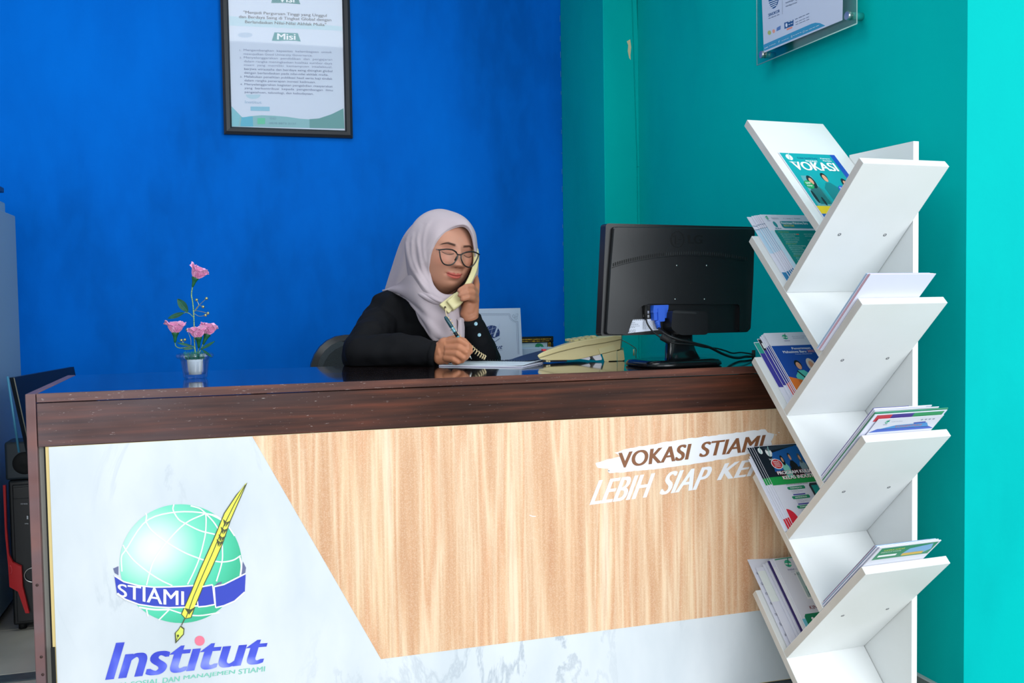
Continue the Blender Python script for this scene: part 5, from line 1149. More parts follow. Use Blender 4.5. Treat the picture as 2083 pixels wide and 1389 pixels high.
# ================================================================== REAR DESK, CERTIFICATE, GOLD FRAME
m_desk = mat('brown_desk', '#6d4a35', .45, var='#5c3d2c', vscale=6)
rdk = empty('side_desk', (1.12, 3.45, 0), 'low brown side desk behind the counter against the blue wall, mostly hidden', 'desk')
MB().bbox((.78, 3.22, .68), (1.42, 3.72, .72), m_desk, .004).build('desk_top', rdk)
for x in (.80, 1.37):
    for y in (3.24, 3.67): MB().bbox((x, y, 0), (x+.03, y+.03, .68), m_desk, .002).build('leg', rdk)
# certificate card
YC1 = 3.36; c1r = ony(1063, 640, YC1)[0]; c1l = c1r-.225; zc1 = ony(1030, 627, YC1)[2]
cert = empty('certificate_card', ((c1l+c1r)/2, YC1, .7205), 'white certificate card with ornate border and navy globe print behind the woman', 'certificate')
b = MB(); G = [[V3(c1l+(c1r-c1l)*u, YC1+.02*(v)+.012*max(0, u-.85)*6*max(0, v-.2), .7212+(zc1-.7212)*v) for u in np.linspace(0, 1, 14)] for v in np.linspace(0, 1, 10)]
b.slabgrid(G, .0016, mat('card_white', '#cdd8ee', .5)); b.build('card', cert)
b = MB(); b.hexa([(c1l+.08, YC1+.004, .7206), (c1l+.14, YC1+.004, .7206), (c1l+.14, YC1+.09, .7206), (c1l+.08, YC1+.09, .7206), (c1l+.08, YC1+.018, .86), (c1l+.14, YC1+.018, .86), (c1l+.14, YC1+.022, .86), (c1l+.08, YC1+.022, .86)], M['paper']); b.build('easel_back', cert)
CFN = lambda o: (lambda x, y: ony(x, y, YC1+.018-.0055-o))
c_1, c_2 = (lambda x, y: ony(x, y, YC1+.0185-.03*((760-y)/133 < 0))-V3(0, .0025+.02*(1-min(1, max(0, (735-y)/108))), 0)), None
def cf(o):
    def g(x, y):
        p = ony(x, y, YC1)
        v = (p[2]-.7212)/(zc1-.7212); u = (p[0]-c1l)/(c1r-c1l); yy = YC1+.02*v+.012*max(0, u-.85)*6*max(0, v-.2)
        return ony(x, y, yy-.0014-o)
    return g
def C5(X, Y): return (960+X/9.261, 610+Y/9.261)
s = MB(); nv = ink('#27407c', .5); gl_ = ink('#5b6b8e', .5)
def cs(P, w_, m=nv, o=0.0): strip(s, catmull([C5(*p) for p in P], max(2, 8*len(P))), w_, cf(o), m)
strip(s, [C5(-180, 262), C5(712, 262)], .45, cf(0), gl_); cs([(712, 262), (730, 330), (790, 390), (865, 405)], .45, gl_); strip(s, [C5(865, 405), C5(885, 1020)], .5, cf(0), nv)
strip(s, [C5(-180, 290), C5(695, 285)], .3, cf(0), gl_); cs([(695, 285), (715, 350), (770, 405), (840, 425)], .3, gl_); strip(s, [C5(840, 425), C5(860, 1020)], .3, cf(0), gl_)
cs([(800, 300), (785, 275), (765, 300), (780, 330), (810, 320), (815, 290)], .35, gl_); cs([(820, 270), (865, 262), (855, 310), (825, 300)], .35, gl_); cs([(850, 320), (850, 360), (815, 362), (805, 335), (835, 325)], .35, gl_)
s.build('border_print', cert)
s = MB(); s.poly([cf(.0003)(*C5(*p)) for p in ell(375, 620, 150, 142, 30)], nv); wl2 = ink('#c9d5ee')
for P in ([(230, 600), (330, 560), (460, 520)], [(250, 700), (350, 640), (500, 600)], [(330, 490), (290, 580), (280, 690)], [(400, 480), (380, 560), (350, 680)], [(480, 530), (460, 600), (430, 720)]): strip(s, catmull([C5(*p) for p in P], 12), .5, cf(.0006), wl2)
s.poly([cf(.0009)(*C5(*p)) for p in ((525, 430), (470, 500), (400, 690), (425, 700), (495, 530))], wl2); s.poly([cf(.0008)(*C5(*p)) for p in ((300, 700), (420, 715), (520, 670), (520, 720), (440, 780), (320, 760))], wl2); strip(s, [C5(300, 700), C5(420, 715), C5(525, 668)], .5, cf(.0012), nv); strip(s, [C5(320, 765), C5(440, 782), C5(522, 720)], .5, cf(.0012), nv)
s.build('globe_print', cert)
s = MB(); put_text(s, 'Institut', bil([C5(165, 850), C5(582, 840), C5(575, 920), C5(155, 930)], cf(.0003)), nv, .03, .2); put_text(s, 'ILMU SOSIAL DAN MANAJEMEN', bil([C5(165, 940), C5(575, 938), C5(575, 950), C5(165, 952)], cf(.0003)), nv, 0); s.build('lettering', cert)
# gold edged photo frame
YG = 3.52; gr = ony(1125, 700, YG)[0]; gz = ony(1100, 684, YG)[2]; gl0 = gr-.24
gf = empty('photo_frame', ((gr+gl0)/2, YG, .7205), 'small black picture frame with ornate gold inner edge on the side desk', 'picture frame')
fw2 = .024
b = MB()
for (a, c_) in (((gl0, .7208), (gr, .7208+fw2)), ((gl0, gz-fw2), (gr, gz)), ((gl0, .7208+fw2), (gl0+fw2, gz-fw2)), ((gr-fw2, .7208+fw2), (gr, gz-fw2))): b.bbox((a[0], YG-.008, a[1]), (c_[0], YG+.01, c_[1]), ink('#15130f', .3), .004)
b.build('frame', gf)
b = MB(); random.seed(2)
def ornament(p0, p1):
    n = int(np.linalg.norm(np.array(p1)-np.array(p0))/.0045)
    for i in range(n):
        p = V3(*p0)+(V3(*p1)-V3(*p0))*(i+.5)/n; b.sphere(p, random.uniform(.0016, .0032), M['gold'], 6, 4, (1, .6, random.uniform(.6, 1.2)))
for k_ in (.45, .75): ornament((gl0+fw2*k_, YG-.009, gz-fw2*k_), (gr-fw2*k_, YG-.009, gz-fw2*k_))
for k_ in (.6, .85): ornament((gr-fw2*k_, YG-.009, gz-fw2), (gr-fw2*k_, YG-.009, .7208+fw2))
b.build('gold_ornament', gf)['kind'] = 'stuff'
MB().box((gl0+fw2*.9, YG-.002, .7208+fw2*.9), (gr-fw2*.9, YG+.002, gz-fw2*.9), ink('#b9cfd6', .5)).build('picture', gf)
b = MB(); gp = lambda x, y: ony(x, y, YG-.0028)
b.poly([gp(1078+X/9.261/1.0, 690+Y/9.261) for X, Y in ((95, 140), (110, 95), (150, 75), (200, 80), (240, 100), (260, 140), (235, 150), (190, 130), (170, 150), (140, 145))], ink('#1f8a5c', .5)); b.build('green_emblem', gf)
wb = MB(); pbx = ony(1131, 706.5, 3.44); wb.bbox((pbx[0]-.26, 3.458, .7206), (pbx[0], 3.505, pbx[2]), mat('white_box_board', '#b9cbe0', .5), .003)
wb.build('cardboard_box', label='long low white box lying on the side desk in front of the gold frame', cat='box')

# ================================================================== OFFICE CHAIR
m_ch = mat('charcoal_chair_fabric', '#2a3135', .85, bump=.5, bscale=500, var='#323a3e', vscale=300)
CCH = V3(.36, 3.02, 0)
bk0 = at(627, 745, 3.02); chx0 = at(627, 720, 3.02)[0]; chz = at(700, 682, 3.02)[2]; chx1 = chx0+.43
cxm = (chx0+chx1)/2
chair = empty('office_chair', (cxm, 2.86, 0), 'black and charcoal fabric office chair she is sitting on behind the counter', 'chair')
yb0 = at(640, 700, 3.02)[1]
def rr(x0_, x1_, z0_, z1_, r, n=7):
    out = []
    for (cx_, cz_, a0) in ((x1_-r, z1_-r, 0), (x0_+r, z1_-r, PI/2), (x0_+r, z0_+r, PI), (x1_-r, z0_+r, 1.5*PI)):
        for i in range(n): a = a0+PI/2*i/(n-1); out.append((cx_+r*math.cos(a), cz_+r*math.sin(a)))
    return out
def chair_slab(o, y0_, y1_, m, name):
    pts = [V3(x, y0_+.07*((x-cxm)/.215)**2*-1+.02*(z-.7), z) for x, z in o]; mb = MB(); q = [p+V3(0, y1_-y0_, 0) for p in pts]; n = len(pts); c = np.mean(pts, axis=0)
    pin = [c+(p-c)*.93+V3(0, -.012, 0) for p in pts]
    mb.add(pts+q, [(i, (i+1) % n, n+(i+1) % n, n+i) for i in range(n)], m, True); mb.add(pts+pin, [((i+1) % n, i, n+i, n+(i+1) % n) for i in range(n)], m, True); mb.add(pin, [list(range(n))[::-1]], m, True); mb.add(q, [list(range(n))], m, True)
    return mb.build(name, chair)
chair_slab(rr(chx0+.018, chx1-.018, .50, chz-.016, .10), yb0-.005, yb0+.035, m_ch, 'backrest')
chair_slab(rr(chx0, chx1, .48, chz, .115), yb0+.014, yb0+.05, M['black'], 'back_frame')
b = MB(); b.bbox((cxm-.24, 2.68, .40), (cxm+.24, 3.06, .455), m_ch, .025, 4); b.build('seat', chair)
b = MB(); b.tube([(cxm, yb0+.06, .62), (cxm, yb0+.07, .42), (cxm, 2.95, .385)], .022, M['black'], 10); b.build('back_support', chair)
b = MB(); b.tube([(cxm, 2.88, .40), (cxm, 2.88, .10)], [.035, .028], M['black'], 16); b.build('gas_column', chair)
for k_ in range(5):
    a = 2*PI*k_/5+.3; e_ = V3(cxm+.27*math.cos(a), 2.88+.27*math.sin(a), .075); b = MB(); b.tube([(cxm, 2.88, .11), tuple(e_)], [.025, .016], M['black'], 10); leg = b.build('base_leg', chair)
    b = MB(); b.tube([e_+V3(-.02*math.sin(a), .02*math.cos(a), -.045), e_-V3(-.02*math.sin(a), .02*math.cos(a), .045)], .028, M['blackmat'], 16); b.build('caster', leg)

# ================================================================== THE WOMAN
H0 = at(903.5, 514, 2.745)
def rotm(yaw, pit, rol):
    a, b_, c = map(math.radians, (yaw, pit, rol)); Mx = np.array([[1, 0, 0], [0, 0, 1], [0, 1, 0.]])
    Rp = np.array([[1, 0, 0], [0, math.cos(b_), -math.sin(b_)], [0, math.sin(b_), math.cos(b_)]]); Ry = np.array([[math.cos(a), 0, math.sin(a)], [0, 1, 0], [-math.sin(a), 0, math.cos(a)]]); Rr = np.array([[math.cos(c), -math.sin(c), 0], [math.sin(c), math.cos(c), 0], [0, 0, 1]])
    return np.stack([CR, CU, -CF], axis=1)@Rr@Ry@Rp@Mx
HM = rotm(32, 8, -5.5)
def hd(x, y, z): return H0+HM@V3(x, y, z)
def ga(x, z, cx_, cz_, sx, sz): return np.exp(-((x-cx_)/sx)**2/2-((z-cz_)/sz)**2/2)
def face_disp(X, Z, Y):
    """forward displacement of the face surface, local metres"""
    fr_ = np.clip((Y-.01)/.05, 0, 1); ax = np.abs(X)
    d = 0
    # nose
    t = np.clip((Z-(-.029))/(.030+.029), 0, 1); wd = .0078+.0052*(1-t)**1.5; d = d+(.0165*(1-t)**.85+.0050)*np.exp(-(X/wd)**2/2)*np.clip((.040-Z)/.012, 0, 1)*(1/(1+np.exp(-(Z+.0290)/.0032)))
    d = d+.0086*ga(ax, Z, .0148, -.0240, .0050, .0058)                  # wings
    d = d+.0062*ga(X, Z, 0, -.0235, .0090, .0065)                        # tip
    d = d-.0030*ga(ax, Z, .0070, -.0312, .0032, .0018)-.0016*ga(ax, Z, .0205, -.0245, .0020, .0060)                  # nostrils
    # sockets, lids, brows
    d = d-.0105*ga(ax, Z, .031, .0155, .0165, .0100)
    d = d+.0085*ga(ax, Z, .0315, .0105, .0118, .0075)
    d = d-.0016*ga(ax, Z, .032, .0185, .013, .0018)                     # lid crease
    d = d-.0018*ga(ax, Z, .0315, .0035, .0125, .0014)                   # lash line
    d = d+.0030*ga(ax, Z, .030, .0315, .016, .0055)
    d = d-.0030*ga(X, Z, 0, .024, .009, .009)
    # cheeks
    d = d+.0055*ga(ax, Z, .039, -.018, .017, .016)
    d = d-.0022*ga(ax, Z, .0235, -.040, .004, .014)                     # smile fold
    # mouth
    d = d+.0060*ga(X, Z, 0, -.056, .024, .016)
    up_ = -.0505-.0012*np.cos(X/.0055)*np.exp(-(X/.010)**2)+.0035*(X/.024)**2
    d = d+.0042*np.exp(-((Z-(-.0510+.0030*(X/.024)**2))/.0030)**2/2)*np.clip(1-(ax/.0245)**2, 0, 1)
    d = d+.0055*np.exp(-((Z-(-.0600+.0060*(X/.024)**2))/.0040)**2/2)*np.clip(1-(ax/.0215)**2, 0, 1)
    d = d-.0036*np.exp(-((Z-(-.0553+.0040*(X/.024)**2))/.0011)**2/2)*np.clip(1.1-(ax/.027)**2, 0, 1)
    d = d-.0020*ga(ax, Z, .0265, -.0525, .0035, .0035)
    d = d-.0030*ga(X, Z, 0, -.0705, .014, .0045)                        # below the lip
    d = d-.0010*ga(X, Z, 0, -.0405, .0028, .006)                        # philtrum
    d = d+.0075*ga(X, Z, 0, -.085, .017, .012)                          # chin
    return d*fr_
def face_grid(nu, nv):
    th = np.linspace(.02, PI-.02, nv); ph = np.concatenate([np.linspace(-.35, PI+.35, nu-60), np.linspace(PI+.35, 2*PI-.35, 62)[1:-1]])
    TH, PH = np.meshgrid(th, ph, indexing='ij')
    x = np.sin(TH)*np.cos(PH); y = np.sin(TH)*np.sin(PH); z = np.cos(TH)
    Z = z*.118-.004
    low = np.clip((-.005-Z)/.11, 0, 1); w_ = .0795*(1-.31*low**2.5)
    e = .80; X = np.sign(x)*np.abs(x)**e*w_
    fy = np.where(y > 0, .088, .088); Y = np.sign(y)*np.abs(y)**.93*fy
    Y = np.where(y > 0, Y-.010*np.clip((Z-.04)/.07, 0, 1)**2, Y)
    Y = np.where((y < .3), Y+low*.035*(1-np.clip(y, 0, .3)/.3), Y)
    Y = Y+face_disp(X, Z, Y)
    return X, Y, Z
def skin_cols(X, Y, Z):
    ax = np.abs(X); n = X.size; base = np.array(lin('#b98670'))
    C = np.ones(X.shape+(3,))*base
    def mx(mask, col, k=1.0):
        mk = np.clip(mask*k, 0, 1)[..., None]; return C*(1-mk)+np.array(lin(col))*mk
    C = mx(ga(ax, Z, .042, -.016, .016, .013), '#c4705c', .30)
    C = mx(ga(X, Z, 0, -.020, .012, .008), '#b87458', .30)
    C = mx(ga(ax, Z, .032, .013, .014, .008), '#95594a', .5)
    C = mx(ga(X, Z, 0, -.105, .05, .02), '#a87656', .5)
    zl = .0036*(X/.024)**2
    up_ = 1/(1+np.exp(((Z-(-.0486+zl*.7))-.0022*np.exp(-(X/.0028)**2)*-1-.0016*np.exp(-((ax-.006)/.004)**2))/.0006)); dn_ = 1/(1+np.exp((-(Z)-(.0636-zl*2.3))/.0007))
    m_ = up_*dn_*(1/(1+np.exp((ax-.0225)/.0009)))
    C = mx(m_, '#bf5a52', .88); C = mx(m_*(1/(1+np.exp((-.0553-Z)/.0006))), '#a84e48', .55); C = mx(np.exp(-((Z-(-.0553+.0046*(X/.024)**2))/.0009)**2)*(ax < .0255), '#6e2f2a', .8)
    brz = .0285+.0030*np.clip((ax-.014)/.018, 0, 1)-.0085*np.clip((ax-.034)/.018, 0, 1)**1.5
    bt = .0034*(1-.5*np.clip((ax-.030)/.020, 0, 1)); m_ = np.exp(-((Z-brz)/bt)**4)*(1/(1+np.exp((.0125-ax)/.0010)))*(1/(1+np.exp((ax-.0505)/.0012)))
    C = mx(m_, '#2c1c17', .92)
    lz = .0040-.0042*(1-((ax-.0315)/.0150)**2)+.0012; m_ = np.exp(-((Z-lz)/.0014)**2)*(np.abs(ax-.0315) < .0160)
    C = mx(m_, '#1c1210', .95)
    cz = .0165+.0022*(1-((ax-.0315)/.0150)**2); C = mx(np.exp(-((Z-cz)/.0008)**2)*(np.abs(ax-.0315) < .0145), '#8a5040', .55)
    C = mx(ga(ax, Z, .0068, -.0316, .0034, .0016), '#5a2c24', .75)  # shade inside the nostrils, painted into the skin colour
    return C
m_skin = mat('skin', '#c98f6f', .48, spec=.35, sss=.12); nt, N, B, L = nodes(m_skin)
at_ = N('ShaderNodeAttribute', attribute_name='Col'); L(at_.outputs['Color'], B.inputs['Base Color'])
nz = N('ShaderNodeTexNoise', Scale=900.0); bp = N('ShaderNodeBump'); bp.inputs['Strength'].default_value = .05; L(nz.outputs[0], bp.inputs['Height']); L(bp.outputs[0], B.inputs['Normal'])
pel = V3(.42, 2.90, .47)
woman = empty('person', (pel[0], pel[1], 0), 'woman in pale pink hijab and black blouse phoning and writing at the counter', 'person')
X_, Y_, Z_ = face_grid(400, 400)
FP = H0+np.stack([X_, Y_, Z_], -1)@HM.T
body = MB(); allc = []
body.grid(FP, m_skin, True, True); allc.append(skin_cols(X_, Y_, Z_).reshape(-1, 3))
SK = m_skin
def merge(blob, voxel, smooth, col='#b98462'):
    vs, fs = remesh(blob, voxel, smooth); body.add(vs, fs, SK, True); allc.append(np.ones((len(vs), 3))*np.array(lin(col))); return vs
# torso, legs and neck of the continuous body
def cp(mb, a, b_, ra, rb): capsule(mb, a, b_, ra, rb, SK, 18)
sR, sL = at(778, 652, 2.86), at(944, 655, 2.93); neck0 = at(868, 618, 2.84); chest = at(862, 700, 2.90); eR = at(733, 716, 2.665); wR = at(889, 721, 2.615); eL = at(985, 735, 2.80); wL = at(957, 645, 2.68)
t = MB(); cp(t, H0+HM@V3(0, -.03, -.06), neck0, .050, .052); cp(t, sR, sL, .045, .045); cp(t, neck0, chest, .075, .115); cp(t, chest, pel+V3(0, 0, .12), .118, .105); cp(t, pel+V3(-.07, 0, .09), pel+V3(.07, 0, .09), .10, .10)
for sx_, kx in ((-1, .30), (1, .62)):
    hip = pel+V3(.085*sx_, 0, .05); kn = V3(pel[0]+.13*sx_, 2.46, .50); ft = V3(kn[0], 2.50, .10); cp(t, hip, kn, .078, .055); cp(t, kn, ft, .052, .034); cp(t, ft+V3(0, .02, -.05), ft+V3(0, -.13, -.07), .032, .024)
cp(t, sR, eR, .040, .034); cp(t, eR, wR, .034, .022); cp(t, sL, eL, .040, .034); cp(t, eL, wL, .034, .022)
merge(t, .009, 4)
# right hand (writing): palm, four curled fingers, thumb
t = MB()
A = lambda x, y, d: at(x, y, d)
def chain(P, R_, mb):
    for i in range(len(P)-1): cp(mb, P[i], P[i+1], R_[i], R_[i+1])
cp(t, wR, A(904, 716, 2.60), .0235, .025); cp(t, A(896, 708, 2.605), A(912, 700, 2.590), .0195, .0165); cp(t, A(896, 728, 2.600), A(912, 727, 2.585), .019, .016); cp(t, A(905, 700, 2.60), A(908, 730, 2.59), .020, .017); cp(t, A(915, 704, 2.60), A(932, 714, 2.60), .018, .017)
chain([A(912, 698, 2.588), A(934, 693, 2.566), A(950, 702, 2.556), A(952.5, 719, 2.556), A(951.5, 725, 2.560)], [.0125, .0098, .0088, .0075, .0062], t)
chain([A(912, 709, 2.580), A(934, 708, 2.556), A(948, 716, 2.548), A(948, 727, 2.555), A(943, 731, 2.562)], [.0122, .0096, .0086, .0074, .0062], t)
chain([A(911, 719, 2.576), A(931, 720, 2.552), A(942, 727, 2.548), A(940, 734, 2.556), A(934, 735, 2.563)], [.0118, .0092, .0083, .0070, .0060], t)
chain([A(908, 728, 2.576), A(923, 731, 2.556), A(932, 736, 2.554), A(928, 738, 2.562), A(922, 738, 2.566)], [.0105, .0082, .0074, .0062, .0054], t)
chain([A(905, 698, 2.610), A(925, 690, 2.610), A(943, 694, 2.600), A(955, 706, 2.590), A(957, 717, 2.580)], [.0150, .0118, .0100, .0090, .0070], t)
hr = merge(t, .0022, 3, '#b5795a')
# left hand closed round the handset
t = MB()
cp(t, wL, A(955, 640, 2.675), .0230, .0235); cp(t, A(948, 638, 2.672), A(954, 616, 2.665), .0165, .0155); cp(t, A(962, 638, 2.680), A(964, 604, 2.672), .0165, .0150); cp(t, A(954, 632, 2.672), A(962, 610, 2.668), .018, .016); cp(t, A(966, 612, 2.672), A(966, 590, 2.678), .0125, .0115)
chain([A(964.5, 593, 2.672), A(958.5, 583, 2.640), A(948, 584, 2.624), A(936, 590.5, 2.620), A(933, 592, 2.621)], [.0115, .0098, .0090, .0076, .0062], t)
chain([A(966, 602, 2.670), A(961, 595, 2.636), A(950, 595.5, 2.618), A(938, 599.5, 2.614), A(934, 601, 2.616)], [.0115, .0097, .0088, .0075, .0062], t)
chain([A(965, 612, 2.668), A(961, 606, 2.638), A(952, 604.5, 2.618), A(942, 608, 2.612), A(938.5, 610, 2.614)], [.0110, .0090, .0082, .0070, .0058], t)
chain([A(967, 594, 2.680), A(969.5, 578, 2.702), A(968, 566, 2.722), A(966.5, 560, 2.735)], [.0115, .0092, .0080, .0066], t)
chain([A(951, 628, 2.685), A(941, 618, 2.700), A(934, 607, 2.706), A(931, 597, 2.704)], [.0140, .0115, .0100, .0075], t)
hl = merge(t, .0022, 3, '#ad755a')
bo = body.build('body', woman)
ca = bo.data.color_attributes.new('Col', 'FLOAT_COLOR', 'POINT'); cc_ = np.concatenate(allc)
# nails and knuckles are tinted in place
vv = np.array(body.v)
for (p, r_) in ((A(931.5, 591, 2.612), .0050), (A(932.5, 600, 2.607), .0050), (A(937, 609, 2.604), .0045)):
    d_ = np.linalg.norm(vv-p, axis=1); k_ = np.clip(1.3-d_/r_, 0, 1)[:, None]*.6; cc_ = cc_*(1-k_)+np.array(lin('#d3a08e'))*k_
ca.data.foreach_set('color', np.c_[cc_, np.ones(len(cc_))].astype(np.float32).ravel())

# ---- black blouse
m_bl = mat('black_blouse', '#0b0c10', .8, spec=.2, bump=.25, bscale=40)
t = MB()
def cb_(a, b_, ra, rb): capsule(t, a, b_, ra, rb, m_bl, 20)
cb_(at(806, 632, 2.87), at(925, 640, 2.90), .060, .055); cb_(sR+V3(0, 0, .0), at(800, 640, 2.86), .060, .070); cb_(neck0+V3(0, 0, -.02), chest, .085, .128); cb_(chest, pel+V3(0, 0, .10), .130, .125); cb_(at(800, 640, 2.86), chest, .08, .125)
cb_(sR+V3(.008, 0, -.004), at(767, 667, 2.79), .058, .055); cb_(at(774, 654, 2.83), eR, .057, .051)
cb_(at(770, 664, 2.80), at(749, 692, 2.72), .057, .054); cb_(eR, at(815, 712, 2.64), .0500, .0455); cb_(at(815, 712, 2.64), at(884, 719, 2.615), .0455, .0330); cb_(at(728, 722, 2.69), at(735, 728, 2.67), .045, .045)
cb_(sL, eL, .052, .052); cb_(at(985, 745, 2.80), at(972, 690, 2.73), .052, .040); cb_(at(972, 690, 2.73), at(958, 652, 2.688), .040, .0305); cb_(at(940, 700, 2.82), at(985, 745, 2.80), .06, .055)
vs, fs = remesh(t, .005, 5)
# cloth folds: soft noise pushed along the normal, stronger on the sleeves
rng = np.random.RandomState(3)
def fnoise(P, f, seed):
    r = np.random.RandomState(seed); out = np.zeros(len(P))
    for k_ in range(10):
        w_ = r.normal(size=3)*f*(1+.25*k_); out += np.sin(P@w_+r.uniform(0, 6))/(1+.35*k_)
    return out/3
me = bpy.data.meshes.new('x'); me.from_pydata([tuple(v) for v in vs], [], fs); nn = np.array([v.normal[:] for v in me.vertices]); bpy.data.meshes.remove(me)
arm = np.clip(1-np.linalg.norm(vs-at(800, 700, 2.68), axis=1)/.22, 0, 1)
vs = vs+nn*(fnoise(vs, 38, 5)*(.0028+.0035*arm))[:, None]
zc = np.where(vs[:, 1] < YK+.005, np.maximum(vs[:, 2], ZT+.0012), vs[:, 2]); vs[:, 2] = zc
bl = MB(); bl.add(vs, fs, m_bl, True); blo = bl.build('blouse', woman)
cu = MB(); c0, c1 = at(878, 718.5, 2.617), at(889, 720.5, 2.614); cu.tube([c0, c0+(c1-c0)*.1, c1, c1-(c1-c0)*.05], [.0345, .0355, .0345, .0300], m_bl, 32, False); cu.build('cuff', woman)
cu = MB(); c0, c1 = at(959, 655, 2.690), at(957, 645.5, 2.684); cu.tube([c0, c0+(c1-c0)*.1, c1, c1-(c1-c0)*.05], [.0310, .0315, .0300, .0260], m_bl, 32, False); cu.build('cuff', woman)
mbt = mat('pale_blue_button', '#8fb6c6', .2, spec=.7)
for (x, y, d) in ((968, 658.5, 2.662), (975, 681, 2.682)):
    p = at(x, y, d); nrm = (CO-p)/np.linalg.norm(CO-p)*.85+CR*.5; nrm /= np.linalg.norm(nrm); u_ = np.cross(nrm, V3(0, 0, 1)); u_ /= np.linalg.norm(u_); v_ = np.cross(nrm, u_)
    q = MB(); q.lathe([(.0052, -.006), (.0054, .0006), (.0046, .0016), (.0034, .0010), (0, .0009)], p, mbt, 20, axis=(u_, v_, nrm)); q.build('button', woman)
m_tr = mat('dark_trousers', '#14151a', .85); t = MB()
for sx_ in (-1, 1):
    hip = pel+V3(.085*sx_, 0, .05); kn = V3(pel[0]+.13*sx_, 2.46, .50); ft = V3(kn[0], 2.50, .12); capsule(t, hip, kn, .088, .064, m_tr, 16); capsule(t, kn, ft, .062, .050, m_tr, 16)
capsule(t, pel+V3(-.07, 0, .09), pel+V3(.07, 0, .09), .112, .112, m_tr, 16)
vs, fs = remesh(t, .009, 4); q = MB(); q.add(vs, fs, m_tr, True); q.build('trousers', woman)
for sx_ in (-1, 1):
    fx = pel[0]+.13*sx_; q = MB(); rows = []
    for k_, yy in enumerate(np.linspace(2.545, 2.325, 10)):
        w_ = .036*math.sin(min(1, (k_+.6)/5)*PI/2)*(1 if k_ < 7 else 1-.22*(k_-6)); h_ = [.06, .065, .065, .06, .055, .05, .045, .04, .034, .024][k_]
        rows.append([V3(fx+w_*math.cos(a), yy, h_/2+.002+h_/2*math.sin(a)) for a in np.linspace(0, 2*PI, 14, endpoint=False)])
    q.grid(rows, M['blackmat'], True, True); q.add(rows[0], [list(range(14))], M['blackmat']); q.add(rows[-1], [list(range(14))[::-1]], M['blackmat']); q.build('shoe', woman)

# ---- hijab: head wrap with the face opening, back tail, throat wrap, chest drape
m_hj = mat('pale_pink_hijab', '#b9adb3', .8, spec=.1, bump=.12, bscale=900, var='#b3a6ad', vscale=8)
op = [(935, 460, 2.668), (949, 463, 2.668), (959, 478, 2.672), (964, 500, 2.684), (966.5, 525, 2.700), (964, 553, 2.705), (954, 578, 2.695), (936, 596, 2.668), (905, 600, 2.655), (884, 584, 2.668), (874.5, 556, 2.690), (874, 531, 2.698), (880, 506, 2.696), (893, 484, 2.688), (912, 468, 2.676)]
o1 = [(934, 455, 2.662), (952, 458, 2.664), (963, 475, 2.672), (968, 499, 2.690), (970, 526, 2.712), (968, 558, 2.715), (957, 586, 2.700), (937, 604, 2.668), (903, 609, 2.650), (878, 590, 2.662), (868, 558, 2.682), (867, 530, 2.690), (873, 503, 2.688), (887, 479, 2.680), (908, 462, 2.668)]
o2 = [(925, 440, 2.685), (950, 448, 2.685), (966, 472, 2.695), (970.5, 499, 2.712), (972, 528, 2.735), (971, 562, 2.735), (960, 592, 2.715), (938, 612, 2.675), (900, 618, 2.655), (864, 598, 2.672), (849, 560, 2.685), (847, 526, 2.690), (855, 493, 2.688), (872, 465, 2.684), (897, 446, 2.684)]
o3 = [(905, 426.5, 2.74), (940, 439, 2.74), (963, 466, 2.745), (970, 499, 2.755), (972, 530, 2.775), (970, 566, 2.775), (958, 598, 2.76), (935, 622, 2.74), (895, 632, 2.735), (850, 612, 2.735), (832, 565, 2.735), (827, 522, 2.735), (831, 480, 2.735), (846, 450, 2.735), (872, 431, 2.735)]
o4 = [(900, 432, 2.80), (928, 446, 2.81), (948, 470, 2.82), (954, 502, 2.83), (955, 532, 2.84), (952, 566, 2.84), (942, 596, 2.83), (922, 618, 2.82), (890, 626, 2.82), (856, 608, 2.81), (838, 565, 2.81), (833, 524, 2.81), (836, 485, 2.81), (850, 456, 2.80), (874, 437, 2.80)]
o5 = [(895+(x-895)*.45, 520+(y-520)*.45, 2.865) for x, y, d in o4]
o6 = [(895+(x-895)*.05, 520+(y-520)*.05, 2.875) for x, y, d in o4]
from mathutils.bvhtree import BVHTree
na_, nb2 = FP.shape[:2]; BV = BVHTree.FromPolygons([tuple(p) for p in FP.reshape(-1, 3)], [(i*nb2+j, i*nb2+(j+1) % nb2, (i+1)*nb2+(j+1) % nb2, (i+1)*nb2+j) for i in range(na_-1) for j in range(nb2)])
def clear(p, gap):
    """keep a point of the cloth a few millimetres in front of the face surface"""
    r_ = ray(p[0], p[1]); n_ = np.linalg.norm(r_); h_ = BV.ray_cast(Vector(tuple(CO)), Vector(tuple(r_/n_)))
    return (p[0], p[1], p[2] if h_[0] is None else min(p[2], h_[3]/n_-gap))
op = [clear(p, .0015) for p in op]; o1 = [clear(p, .006) for p in o1]; o2 = [clear(p, .008) for p in o2]
NL = 260
loops = [catclosed([at(*p) for p in L_], NL) for L_ in ([(x+(905-x)*.03, y+(530-y)*.03, d+.014) for x, y, d in op], op, o1, o2, o3, o4, o5, o6)]
ks = []
LP = np.array(loops); G = np.stack([catmull(LP[:, j], 80) for j in range(NL)], axis=1)
